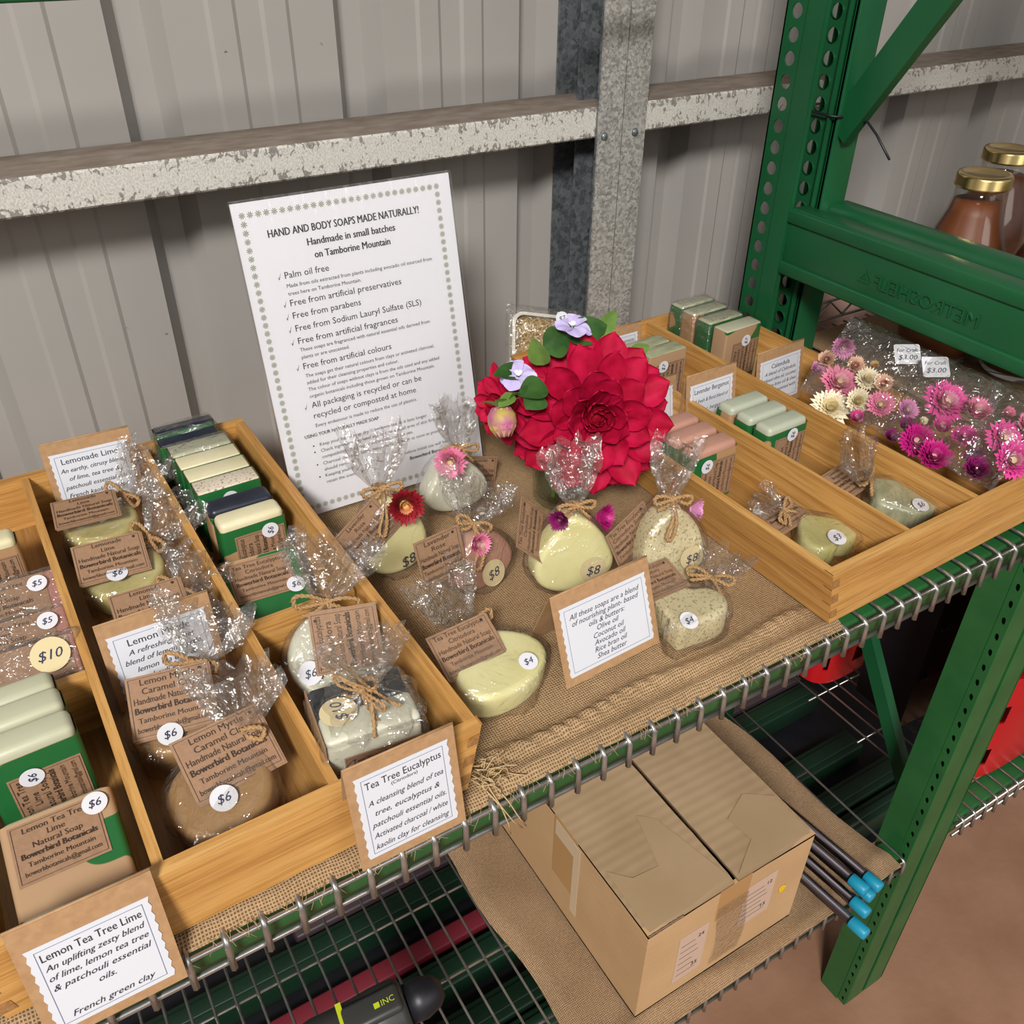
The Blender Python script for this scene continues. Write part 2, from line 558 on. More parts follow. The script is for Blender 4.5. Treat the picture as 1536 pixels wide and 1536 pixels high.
def rbox_geo(sx, sy, sz, r, seg):
    key = (round(sx, 5), round(sy, 5), round(sz, 5), r, seg)
    if key in _rb:
        return _rb[key]
    import bmesh
    bm = bmesh.new()
    bmesh.ops.create_cube(bm, size=1.0)
    for v in bm.verts:
        v.co = Vector((v.co.x * sx, v.co.y * sy, v.co.z * sz))
    bmesh.ops.bevel(bm, geom=bm.edges[:], offset=r, segments=seg, profile=0.5, affect='EDGES')
    bm.verts.index_update()
    vs = [tuple(v.co) for v in bm.verts]
    fs = [tuple(v.index for v in f.verts) for f in bm.faces]
    bm.free()
    _rb[key] = (vs, fs)
    return _rb[key]


class MB:
    def __init__(s):
        s.v, s.f, s.mi, s.sm = [], [], [], []

    def add(s, vs, fs, m=0, M=None, smooth=False):
        o = len(s.v)
        if M is not None:
            vs = [tuple(M @ Vector(v)) for v in vs]
        s.v.extend(vs)
        s.f.extend([tuple(i + o for i in f) for f in fs])
        s.mi.extend([m] * len(fs))
        s.sm.extend([smooth] * len(fs))
        return s

    def box(s, a, b, m=0, M=None):
        x0, y0, z0 = a
        x1, y1, z1 = b
        vs = [(x0, y0, z0), (x1, y0, z0), (x1, y1, z0), (x0, y1, z0), (x0, y0, z1), (x1, y0, z1), (x1, y1, z1), (x0, y1, z1)]
        fs = [(0, 3, 2, 1), (4, 5, 6, 7), (0, 1, 5, 4), (1, 2, 6, 5), (2, 3, 7, 6), (3, 0, 4, 7)]
        return s.add(vs, fs, m, M)

    def rbox(s, c, size, r=0.002, seg=2, m=0, M=None, smooth=True):
        vs, fs = rbox_geo(*size, r, seg)
        vs = [(v[0] + c[0], v[1] + c[1], v[2] + c[2]) for v in vs]
        return s.add(vs, fs, m, M, smooth)

    def hexa(s, bottom, top, m=0, M=None):
        vs = list(bottom) + list(top)
        fs = [(0, 3, 2, 1), (4, 5, 6, 7), (0, 1, 5, 4), (1, 2, 6, 5), (2, 3, 7, 6), (3, 0, 4, 7)]
        return s.add(vs, fs, m, M)

    def tube(s, pts, r, n=6, m=0, M=None, closed=False, smooth=True):
        pts = [Vector(p) for p in pts]
        k = len(pts)
        rr = r if isinstance(r, (list, tuple)) else [r] * k
        vs, fs = [], []
        up = None
        for i, p in enumerate(pts):
            if closed:
                t = pts[(i + 1) % k] - pts[i - 1]
            else:
                t = pts[min(i + 1, k - 1)] - pts[max(i - 1, 0)]
            if t.length < 1e-9:
                t = Vector((0, 0, 1))
            t.normalize()
            if up is None:
                up = t.orthogonal().normalized()
            else:
                up = up - t * up.dot(t)
                up = t.orthogonal().normalized() if up.length < 1e-6 else up.normalized()
            w_ = t.cross(up)
            for j in range(n):
                a = 2 * PI * j / n
                vs.append(tuple(p + up * (math.cos(a) * rr[i]) + w_ * (math.sin(a) * rr[i])))
        last = k if closed else k - 1
        for i in range(last):
            i2 = (i + 1) % k
            for j in range(n):
                j2 = (j + 1) % n
                fs.append((i * n + j, i * n + j2, i2 * n + j2, i2 * n + j))
        if not closed:
            fs.append(tuple(reversed(range(n))))
            fs.append(tuple((k - 1) * n + j for j in range(n)))
        return s.add(vs, fs, m, M, smooth)

    def prism(s, outline, z0, z1, m=0, M=None, bev=0.0, seg=3, smooth=True):
        k = len(outline)
        P = [Vector((p[0], p[1])) for p in outline]
        area_ = sum(P[i].x * P[(i + 1) % k].y - P[(i + 1) % k].x * P[i].y for i in range(k))
        if area_ < 0:
            P.reverse()
        nr = []
        for i in range(k):
            e1 = (P[i] - P[i - 1])
            e2 = (P[(i + 1) % k] - P[i])
            e1 = e1.normalized() if e1.length > 1e-9 else Vector((1, 0))
            e2 = e2.normalized() if e2.length > 1e-9 else e1
            t = e1 + e2
            t = t.normalized() if t.length > 1e-6 else e1
            nr.append(Vector((t.y, -t.x)))
        rings = []
        if bev > 0:
            for q in range(seg + 1):
                a = PI / 2 * q / seg
                rings.append((bev * (1 - math.sin(a)), z0 + bev * (1 - math.cos(a))))
            for q in range(seg + 1):
                a = PI / 2 * q / seg
                rings.append((bev * (1 - math.cos(a)), z1 - bev * (1 - math.sin(a))))
        else:
            rings = [(0, z0), (0, z1)]
        vs, fs = [], []
        for ins, z in rings:
            for p, n_ in zip(P, nr):
                q = p - n_ * ins
                vs.append((q.x, q.y, z))
        for r_ in range(len(rings) - 1):
            for i in range(k):
                j = (i + 1) % k
                fs.append((r_ * k + i, r_ * k + j, (r_ + 1) * k + j, (r_ + 1) * k + i))
        s.add(vs, fs, m, M, smooth)
        top = [(len(rings) - 1) * k + i for i in range(k)]
        s.add([vs[i] for i in top], [tuple(range(k))], m, M, False)
        s.add([vs[i] for i in range(k)], [tuple(reversed(range(k)))], m, M, False)
        return s

    def lathe(s, prof, n=32, m=0, M=None, smooth=True):
        k = len(prof)
        vs = [(r_ * math.cos(2 * PI * j / n), r_ * math.sin(2 * PI * j / n), z) for r_, z in prof for j in range(n)]
        fs = []
        for i in range(k - 1):
            for j in range(n):
                j2 = (j + 1) % n
                fs.append((i * n + j, i * n + j2, (i + 1) * n + j2, (i + 1) * n + j))
        if prof[0][0] > 1e-6:
            fs.append(tuple(reversed(range(n))))
        if prof[-1][0] > 1e-6:
            fs.append(tuple((k - 1) * n + j for j in range(n)))
        return s.add(vs, fs, m, M, smooth)

    def grid(s, fn, nu, nv, m=0, M=None, smooth=True, wrap=False):
        vs = []
        for j in range(nv + 1):
            for i in range(nu if wrap else nu + 1):
                vs.append(tuple(fn(i / nu, j / nv)))
        w_ = nu if wrap else nu + 1
        fs = []
        for j in range(nv):
            for i in range(nu):
                i2 = (i + 1) % w_ if wrap else i + 1
                fs.append((j * w_ + i, j * w_ + i2, (j + 1) * w_ + i2, (j + 1) * w_ + i))
        return s.add(vs, fs, m, M, smooth)

    def text(s, t, x, y, h, M=None, m=0, width=None, align='C', bold=0.0, shear=0.0, z=0.0003):
        if bold > 0:            # heavier stroke: the same letters set three times, a hair apart
            for k in (-1, 1):
                s.text(t, x + k * bold * h * 0.45, y, h, M, m, width, align, 0.0, shear, z + 0.00002 * (k + 1))
        vs, fs, a, b = text_geo(t, 0.0, shear)
        sx = h if width is None else width / max(b - a, 1e-6)
        wd = (b - a) * sx
        ox = x - wd / 2 if align == 'C' else x
        vv = [((v[0] - a) * sx + ox, v[1] * h + y, z) for v in vs]
        return s.add(vv, fs, m, M)

    def quad(s, x0, y0, x1, y1, z=0.0, m=0, M=None):
        return s.add([(x0, y0, z), (x1, y0, z), (x1, y1, z), (x0, y1, z)], [(0, 1, 2, 3)], m, M)

    def frame(s, x0, y0, x1, y1, t, z, m, M=None):
        s.quad(x0, y0, x1, y0 + t, z, m, M)
        s.quad(x0, y1 - t, x1, y1, z, m, M)
        s.quad(x0, y0, x0 + t, y1, z, m, M)
        s.quad(x1 - t, y0, x1, y1, z, m, M)
        return s

    def disc(s, cx, cy, r, z, m=0, M=None, n=28, th=0.0003):
        o = [(cx + r * math.cos(2 * PI * i / n), cy + r * math.sin(2 * PI * i / n)) for i in range(n)]
        return s.prism(o, z - th, z, m, M, smooth=False)

    def build(s, name, mats, parent=None, label=None, M=None):
        me = bpy.data.meshes.new(name)
        me.from_pydata(s.v, [], s.f)
        for m in (mats if isinstance(mats, (list, tuple)) else [mats]):
            me.materials.append(m)
        me.polygons.foreach_set('material_index', s.mi)
        me.polygons.foreach_set('use_smooth', s.sm)
        me.update()
        o = bpy.data.objects.new(name, me)
        COL.objects.link(o)
        if parent is not None:
            o.parent = parent
        if M is not None:
            o.matrix_basis = M
        if label:
            o['label'] = label
        return o


def T(x, y, z):
    return Matrix.Translation((x, y, z))


def flat(x, y, z, yaw=0.0, tilt=60.0, roll=0.0):
    """plane kit: local x right, y up the plane, z towards the viewer; tilt 90 = upright, 0 = lying face up"""
    return T(x, y, z) @ Matrix.Rotation(R(yaw), 4, 'Z') @ Matrix.Rotation(R(tilt), 4, 'X') @ Matrix.Rotation(R(roll), 4, 'Z')


def tag(o, label, cat, group=None, kind=None):
    if label:
        o['label'] = label
    if cat:
        o['category'] = cat
    if group:
        o['group'] = group
    if kind:
        o['kind'] = kind
    return o


def thing(name, label, cat, M=None, group=None):
    o = bpy.data.objects.new(name, None)
    o.empty_display_size = 0.02
    COL.objects.link(o)
    if M is not None:
        o.matrix_basis = M
    return tag(o, label, cat, group)


def struct(o, label=None):
    o['kind'] = 'structure'
    if label:
        o['label'] = label
    return o


rnd = random.Random(7)

# ---------------------------------------------------------------- the shed: wall, floor, girt, column
WALL_Y = 0.98
b = MB()
prof = []
x = -0.91
while x < 3.3:
    c = x                                  # rib centre: a pan between ribs carries two shallow swages
    prof += [(c - 0.026, 0), (c - 0.012, 0.024), (c + 0.012, 0.024), (c + 0.026, 0)]
    for q in (0.065, 0.118):
        prof += [(c + q, 0), (c + q + 0.004, -0.0022), (c + q + 0.026, -0.0022), (c + q + 0.030, 0)]
    x += 0.22
vs, fs = [], []
for px, dy in prof:
    vs += [(px, WALL_Y + dy, -1.0), (px, WALL_Y + dy, 2.7)]
for i in range(len(prof) - 1):
    fs.append((2 * i, 2 * i + 2, 2 * i + 3, 2 * i + 1))
b.add(vs, fs)
for k in range(46):                        # dead gnats and dust flecks stuck to the paint
    fx, fz = rnd.uniform(-0.2, 1.6), rnd.uniform(0.0, 0.55)
    if abs(((fx + 0.91) % 0.22) - 0.0) < 0.03 or ((fx + 0.91) % 0.22) > 0.19:
        continue
    b.add([(fx, WALL_Y - 0.0026, fz), (fx + rnd.uniform(0.001, 0.004), WALL_Y - 0.0026, fz + 0.0005),
           (fx + rnd.uniform(0.001, 0.003), WALL_Y - 0.0026, fz + rnd.uniform(0.0008, 0.002))], [(0, 1, 2)], 1)
struct(b.build('wall_back', [wall_m, dirt_m]), 'beige ribbed metal shed wall')

b = MB()
b.box((-6, -8, -1.0), (8, 1.04, -0.95))
struct(b.build('floor', floor_m), 'dusty red brown shed floor')

b = MB()
b.box((-3.2, -1.0, 2.60), (5.2, 1.05, 2.65))
struct(b.build('ceiling', wall_m), 'metal shed roof above the shelves, out of view')
for nm, xx in (('wall_left', -3.2), ('wall_right', 5.2)):
    b = MB()
    b.box((xx - 0.05, -1.0, -0.95), (xx, 1.05, 2.60))
    struct(b.build(nm, wall_m), 'metal shed side wall towards the %s' % ('sign' if xx < 0 else 'sauce bottles'))


def girt(x0, x1, name, label):
    zc, hh = 0.2935, 0.0165
    b = MB()
    M = T(0, 0, 0)
    prof = [(0.895, hh), (0.893, hh - 0.002), (0.893, -hh + 0.002), (0.895, -hh), (0.975, -hh), (0.975, -hh + 0.003), (0.898, -hh + 0.003), (0.898, hh - 0.003), (0.977, hh - 0.003), (0.977, hh)]
    n = len(prof)
    vs = [(xx, p[0], p[1]) for xx in (x0, x1) for p in prof]
    fs, mi = [], []
    for i in range(n):
        j = (i + 1) % n
        b.add([vs[i], vs[j], vs[n + j], vs[n + i]], [(3, 2, 1, 0)], 1 if i == n - 1 else 0)
    b.add(vs[:n], [tuple(range(n))], 0)
    b.add(vs[n:], [tuple(reversed(range(n)))], 0)
    o = b.build(name, [girt_m, girt_top], M=T(0, 0, zc))
    return struct(o, label)


girt(-0.9, 3.2, 'trim_1', 'flaking white steel girt running along the wall')

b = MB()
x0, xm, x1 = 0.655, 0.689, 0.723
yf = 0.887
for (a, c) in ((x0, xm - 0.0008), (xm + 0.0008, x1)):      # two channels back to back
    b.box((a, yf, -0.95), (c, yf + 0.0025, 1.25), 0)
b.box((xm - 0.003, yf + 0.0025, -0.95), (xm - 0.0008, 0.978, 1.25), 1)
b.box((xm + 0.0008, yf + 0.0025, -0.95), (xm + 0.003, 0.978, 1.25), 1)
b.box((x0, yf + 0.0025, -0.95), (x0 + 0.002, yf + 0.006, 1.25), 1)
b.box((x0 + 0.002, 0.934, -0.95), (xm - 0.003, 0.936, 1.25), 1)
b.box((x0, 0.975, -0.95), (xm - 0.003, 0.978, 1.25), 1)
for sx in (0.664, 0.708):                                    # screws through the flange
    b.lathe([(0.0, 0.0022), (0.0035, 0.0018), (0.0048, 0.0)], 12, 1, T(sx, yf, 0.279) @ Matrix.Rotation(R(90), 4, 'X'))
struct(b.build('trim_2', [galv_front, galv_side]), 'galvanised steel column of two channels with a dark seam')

# ---------------------------------------------------------------- green shelving units


def hole_strip(b, wd, z0, z1, pitch, hr, M, m=0, cx=None, squash=1.0):
    """a strip in local x (0..wd) / y (z0..z1), front towards -z... with a round hole in each cell"""
    n = 16
    cx = wd / 2 if cx is None else cx
    z = z0
    while z < z1:
        ze = min(z + pitch, z1)
        cy = (z + ze) / 2
        vs, fs = [], []
        for i in range(n):
            a = 2 * PI * (i + 0.5) / n
            ca, sa = math.cos(a), math.sin(a)
            tx = ((wd - cx) if ca > 0 else cx) / max(abs(ca), 1e-6)
            ty = (pitch / 2) / max(abs(sa), 1e-6)
            t = min(tx, ty)
            vs.append((cx + ca * t, cy + sa * t, 0))
        corners = [(wd, cy + pitch / 2, 0), (0, cy + pitch / 2, 0), (0, cy - pitch / 2, 0), (wd, cy - pitch / 2, 0)]
        for i in range(n):
            a = 2 * PI * (i + 0.5) / n
            vs.append((cx + math.cos(a) * hr * squash, cy + math.sin(a) * hr, 0))
        for i in range(n):
            a = 2 * PI * (i + 0.5) / n
            vs.append((cx + math.cos(a) * hr * squash, cy + math.sin(a) * hr, -0.002))
        vs += corners
        for i in range(n):
            j = (i + 1) % n
            p, q = vs[i], vs[j]
            e = None
            if abs(p[0] - q[0]) > 1e-6 and abs(p[1] - q[1]) > 1e-6:
                e = 3 * n + (0 if (p[0] > cx or q[0] > cx) and (p[1] + q[1]) / 2 > cy else 1 if (p[1] + q[1]) / 2 > cy else 2 if (p[0] + q[0]) / 2 < cx else 3)
                ex = corners[e - 3 * n]
                fs.append((i, e, j, n + j, n + i))
            else:
                fs.append((i, j, n + j, n + i))
            fs.append((n + i, n + j, 2 * n + j, 2 * n + i))
        b.add(vs, fs, m, M)
        z = ze
    return b


def post(parent, x0, y0, y1, open_front, mat_, z0=-0.95, z1=1.15, xw=0.042, inner=True):
    """C-section upright between x0 and x0+xw; the open side faces the other post of its frame"""
    b = MB()
    dpt = y1 - y0
    # outer -X web: punched strip away from the opening, plain flange beside it
    if open_front:
        py0, py1 = y0 + dpt * 0.42, y1
        fy0, fy1 = y0, y0 + dpt * 0.42
        wall_y = y1
    else:
        py0, py1 = y0, y0 + dpt * 0.30
        fy0, fy1 = y0 + dpt * 0.30, y1
        wall_y = y0
    for xx, sgn in ((x0, 1), (x0 + xw, -1)):
        if sgn > 0 and not inner:
            continue
        # local x runs along +Y, local y along Z, local z towards -X on the outer web
        qy0, qy1, cxx = py0, py1, None
        if sgn < 0 and open_front:
            qy0, qy1, cxx = y0, y1, dpt * 0.36
        M = Matrix(((0, 0, -1 if sgn > 0 else 1, xx), (1, 0, 0, qy0), (0, 1, 0, 0), (0, 0, 0, 1)))
        hole_strip(b, qy1 - qy0, z0, z1, 0.0236, 0.0078 if open_front else 0.0052, M, 0, cx=cxx, squash=1.0 if open_front else 0.5)
        off = 0.0016 * sgn
        if not (sgn < 0 and open_front):
            b.box((xx - off - 0.0008, fy0, z0), (xx - off + 0.0008, fy1, z1))
    if open_front:
        for xx in (x0, x0 + xw):
            b.box((xx + (0 if xx == x0 else -0.006), y0, z0), (xx + (0.006 if xx == x0 else 0), y0 + 0.002, z1))
            b.box((xx + (0 if xx == x0 else -0.005), y1 - 0.002, z0), (xx + (0.005 if xx == x0 else 0), y1, z1))
        for zz in (-0.9, -0.6, -0.25, 0.62, 1.1):
            b.box((x0, y1 - 0.003, zz), (x0 + xw, y1 - 0.001, zz + 0.03))
    else:
        b.box((x0 + 0.004, wall_y, z0), (x0 + xw - 0.004, wall_y + 0.002, z1))
        b.add([(x0, y0 + 0.004, z0), (x0 + 0.004, y0, z0), (x0 + 0.004, y0, z1), (x0, y0 + 0.004, z1)], [(0, 1, 2, 3)])
        for xx in (x0, x0 + xw):
            b.box((xx + (0 if xx == x0 else -0.006), y1 - 0.002, z0), (xx + (0.006 if xx == x0 else 0), y1, z1))
    return b.build('post', mat_, parent)


PX = 0.845
unit = thing('shelving_unit', 'green steel shelving unit holding the soap trays', 'shelving', T(0, 0, 0), 'green shelving units side by side')
post(unit, PX, 0.755, 0.812, True, green_m)
post(unit, PX, 0.345, 0.392, False, green_worn)


def obox(b, x0, x1, y0, y1, z0, z1, r=0.004, m=0):
    return b.rbox(((x0 + x1) / 2, (y0 + y1) / 2, (z0 + z1) / 2), (x1 - x0, y1 - y0, z1 - z0), r, 2, m)


# side rail with ribs and mirrored embossing (the stamped face is seen from behind)
b = MB()
obox(b, PX + 0.002, PX + 0.030, 0.392, 0.757, 0.124, 0.205, 0.003)
obox(b, PX - 0.001, PX + 0.01, 0.392, 0.757, 0.126, 0.142, 0.002)
obox(b, PX - 0.001, PX + 0.01, 0.392, 0.757, 0.188, 0.204, 0.002)
Mt = Matrix(((0, 0, -1, PX + 0.002), (1, 0, 0, 0), (0, 1, 0, 0), (0, 0, 0, 1)))
vs, fs, ta, tb = text_geo('METROSHELF', -0.012, 0.0, 0.05)
sx = 0.130 / (tb - ta)
b.add([((v[0] - ta) * sx + 0.486, v[1] * 0.0215 + 0.1535, v[2] * 0.045) for v in vs], fs, 0, Mt)
b.add([(0.623, 0.1545, 0.0012), (0.641, 0.1545, 0.0012), (0.632, 0.1685, 0.0012), (0.6272, 0.157, 0.0012), (0.6368, 0.157, 0.0012), (0.632, 0.1645, 0.0012)],
      [(0, 1, 4, 3), (1, 2, 5, 4), (2, 0, 3, 5)], 0, Mt)
b.build('side_rail', green_m, unit, 'green side rail with mirrored embossed lettering')


def yz_bar(b, xa, xb, p, q, wdt, m=0):
    d = Vector((0, q[0] - p[0], q[1] - p[1])).normalized()
    n_ = Vector((0, -d.z, d.y)) * (wdt / 2)
    P, Q = Vector((0, p[0], p[1])), Vector((0, q[0], q[1]))
    c = [P - n_, P + n_, Q + n_, Q - n_]
    return b.hexa([(xa, v.y, v.z) for v in c], [(xb, v.y, v.z) for v in c], m)


for zt in (0.0, -0.55):
    b = MB()
    obox(b, -1.2, PX, 0.353, 0.383, zt - 0.044, zt - 0.012, 0.003)
    b.build('front_beam', green_worn, unit)
    b = MB()
    obox(b, -1.2, PX, 0.775, 0.805, zt - 0.044, zt - 0.012, 0.003)
    b.build('back_beam', green_m, unit)
b = MB()
obox(b, -1.2, PX, 0.795, 0.803, 0.4475, 0.459, 0.002)
b.build('back_beam', green_m, unit)

UX = 0.890
unit2 = thing('shelving_unit', 'green steel shelving unit with the sauce bottles and red baskets', 'shelving', T(0, 0, 0), 'green shelving units side by side')
post(unit2, UX, 0.755, 0.812, True, green_m, inner=False)
post(unit2, UX, 0.345, 0.392, False, green_worn)
b = MB()
obox(b, UX, UX + 0.002, 0.750, 0.757, -0.95, 1.15, 0.0008)
obox(b, UX, UX + 0.04, 0.748, 0.7545, -0.95, 1.15, 0.001)
b.build('post_cover', green_m, unit2)
b = MB()
obox(b, UX + 0.012, UX + 0.052, 0.392, 0.757, 0.140, 0.205, 0.012)
b.build('side_rail', green_m, unit2)
b = MB()
yz_bar(b, UX + 0.004, UX + 0.018, (0.752, 0.285), (0.385, 0.86), 0.034)
yz_bar(b, UX + 0.012, UX + 0.026, (0.79, 0.06), (0.36, -0.60), 0.022)
b.build('diagonal_brace', green_m, unit2)
for zt in (0.0, -0.55):
    b = MB()
    obox(b, UX + 0.042, 2.4, 0.353, 0.383, zt - 0.044, zt - 0.012, 0.003)
    b.build('front_beam', green_worn, unit2)
    b = MB()
    obox(b, UX + 0.042, 2.4, 0.775, 0.805, zt - 0.044, zt - 0.012, 0.003)
    b.build('back_beam', green_m, unit2)

b = MB()
ring = [(PX + 0.044 + 0.03 * math.cos(a), 0.752 + 0.012 * math.sin(a), 0.303 + 0.002 * math.sin(a)) for a in [2 * PI * i / 24 for i in range(24)]]
ring = [(PX + 0.036, 0.7465, 0.304), (PX + 0.060, 0.7465, 0.302), (PX + 0.086, 0.7465, 0.301), (PX + 0.088, 0.76, 0.301), (PX + 0.086, 0.815, 0.302), (PX + 0.036, 0.815, 0.304), (PX + 0.035, 0.76, 0.304)]
b.tube(ring, 0.0016, 6, closed=True)
b.tube([(PX + 0.06, 0.745, 0.302), (PX + 0.055, 0.715, 0.302), (PX + 0.055, 0.70, 0.292), (PX + 0.05, 0.672, 0.272)], 0.0014, 6)
tag(b.build('cable_tie', black_plastic), 'dark cable tie looped round the green post, its tail hanging loose', 'cable tie')


def wire_shelf(label, x0, x1, z, pitch, truss_up=False):
    r = 0.0018
    t = thing('wire_shelf', label, 'shelf', T(0, 0, 0), 'wire shelf decks')
    b = MB()
    k0 = math.ceil((x0 - 0.011) / pitch)
    k = k0
    while 0.011 + k * pitch < x1:
        xx = 0.011 + k * pitch
        k += 1
        b.tube([(xx, 0.815, z - 0.006), (xx, 0.352, z - 0.006), (xx, 0.346, z - 0.0065), (xx, 0.3425, z - 0.010), (xx, 0.3415, z - 0.034)],
               [r, r, r * 1.25, r * 1.35, r * 1.35], 6)
    b.build('deck_wires', chrome, t)
    b = MB()
    for yy in (0.42, 0.52, 0.62, 0.72, 0.80):
        b.tube([(x0, yy, z - 0.0096), (x1, yy, z - 0.0096)], r, 6)
    b.build('cross_wires', chrome, t)
    b = MB()
    b.tube([(x0, 0.345, z - 0.0095), (x1, 0.345, z - 0.0095)], 0.0022, 8)
    b.tube([(x0, 0.345, z - 0.030), (x1, 0.345, z - 0.030)], 0.0022, 8)
    b.build('front_rail', chrome, t)
    b = MB()
    k = int((x1 - x0) / 0.03)
    dz = 0.004 if truss_up else -0.0365
    b.tube([(x0 + (x1 - x0) * i / k, 0.8185, z + dz + (0.024 if i % 2 else 0.0)) for i in range(k + 1)], r, 6)
    b.tube([(x0, 0.8185, z + dz + 0.026), (x1, 0.8185, z + dz + 0.026)], 0.002, 6)
    b.tube([(x0, 0.8185, z + dz - 0.002), (x1, 0.8185, z + dz - 0.002)], 0.002, 6)
    b.build('rear_truss', chrome, t)
    return t


wire_shelf('zinc wire shelf deck carrying the bamboo soap trays', -1.1, 0.838, 0.0, 0.0235)
wire_shelf('low zinc wire shelf deck under the large cardboard box', -1.1, 0.838, -0.55, 0.0250)
wire_shelf('zinc wire shelf deck carrying the sauce bottles', 0.945, 2.3, 0.0, 0.0235, True)
wire_shelf('low zinc wire shelf deck carrying the red baskets', 0.945, 2.3, -0.55, 0.0250)

# ---------------------------------------------------------------- burlap cloths


def cloth(name, label, x0, x1, y0, y1, z, mat_, amp=0.0012, droop=0.006, nx=90, ny=60, fold=None, seed=1):
    b = MB()

    def f(u, v):
        xx = x0 + (x1 - x0) * u
        yy = y0 + (y1 - y0) * v + 0.0012 * noise.noise((xx * 30, seed, 0))
        n_ = noise.noise((xx * 14 + seed, yy * 14, 0.3))
        zz = z - 0.0011 + amp * (n_ - 0.6)
        if v < 0.02:
            zz -= droop * (1 - v / 0.02)
        if fold:
            zz += fold(xx, yy)
        return (xx, yy, zz)
    b.grid(f, nx, ny)
    n0 = len(b.v)
    b.add([(p[0], p[1], p[2] - 0.0016) for p in b.v[:n0]], [tuple(reversed(q)) for q in list(b.f)], 0, None, True)
    return b


def hem(xx, yy):
    if xx < 0.195 or xx > 0.545:
        return 0.0
    e = min(1, (xx - 0.195) / 0.02) * min(1, (0.545 - xx) / 0.03)
    c = 0.3765 + 0.003 * math.sin(xx * 40)
    tw = 0.5 + 0.5 * math.sin((xx + yy * 1.2) * 420 + 2.2 * noise.noise((xx * 40, 0, 0)))
    fade = 0.55 + 0.45 * math.sin(xx * 23 + 1.0)
    return e * (0.0078 * math.exp(-((yy - c) / 0.0058) ** 2) * (0.55 + 0.6 * tw * fade) + 0.0022 * math.exp(-((yy - 0.357) / 0.0045) ** 2))


b = cloth('burlap_runner', '', -0.32, 0.552, 0.3480, 0.826, 0.0, burlap, nx=420, ny=150, fold=hem, droop=0.004)
run = b.build('burlap_runner', burlap)
tag(run, 'tan burlap runner spread under the soaps and trays', 'cloth')
b = MB()
for k in range(150):
    xx = rnd.uniform(-0.12, 0.55)
    a = rnd.uniform(-1, 1)
    ln = rnd.uniform(0.004, 0.013)
    b.tube([(xx, 0.349, -0.0045), (xx + a * ln * 0.5, 0.344, -0.0045 - ln * 0.3), (xx + a * ln * 1.3, 0.3415 + rnd.uniform(-0.002, 0.003), -0.005 - ln * rnd.uniform(0.4, 1.0))], 0.00022, 3)
for sx, sd in ((0.192, 1), (0.196, -1), (0.20, 0.3)):
    b.tube([(sx - 0.004, 0.372, 0.006), (sx + 0.004, 0.356, 0.005), (sx + 0.010 + 0.002 * sd, 0.343, -0.008), (sx + 0.016 + 0.004 * sd, 0.339, -0.026), (sx + 0.021 + 0.007 * sd, 0.339, -0.039)], 0.0005, 4)
for k in range(26):                         # bunched loose end beside the tray
    p = Vector((0.196 + rnd.uniform(0, 0.018), 0.362 + rnd.uniform(-0.008, 0.012), 0.004))
    q = [p]
    for i in range(5):
        p = p + Vector((rnd.uniform(-0.006, 0.007), rnd.uniform(-0.005, 0.005), rnd.uniform(-0.003, 0.004)))
        p.z = max(0.002, min(0.011, p.z))
        q.append(p)
    b.tube(q, 0.0005, 4)
b.build('frayed_threads', thread_m, run)


def low_fold(xx, yy):
    return 0.004 * math.exp(-((yy - 0.352 - 0.01 * math.sin(xx * 18)) / 0.012) ** 2) + 0.003 * math.exp(-((xx - 0.80) / 0.012) ** 2)


b = MB()


def lowf(u, v):
    yy = 0.338 + 0.475 * v
    xl = 0.325 - 0.02 * v + 0.004 * math.sin(yy * 30)
    xr = 0.815 - 0.03 * v + 0.005 * math.sin(yy * 24)
    xx = xl + (xr - xl) * u
    zz = -0.5475 + 0.0015 * noise.noise((xx * 16, yy * 16, 4)) + low_fold(xx, yy)
    if u < 0.03:
        zz -= 0.006 * (1 - u / 0.03)
    return (xx, yy, zz)


b.grid(lowf, 120, 110)
n0 = len(b.v)
b.add([(p[0], p[1], p[2] - 0.002) for p in b.v[:n0]], [tuple(reversed(q)) for q in list(b.f)], 0, None, True)
tag(b.build('burlap_cloth', burlap_low), 'brown burlap cloth under the cardboard box on the low shelf', 'cloth')
b = cloth('x', '', 0.955, 1.9, 0.36, 0.80, 0.0, burlap, nx=60, ny=40, seed=9)
tag(b.build('burlap_cloth', burlap), 'shaded burlap cloth under the sauce bottles behind the green rail', 'cloth')

# ---------------------------------------------------------------- bamboo trays


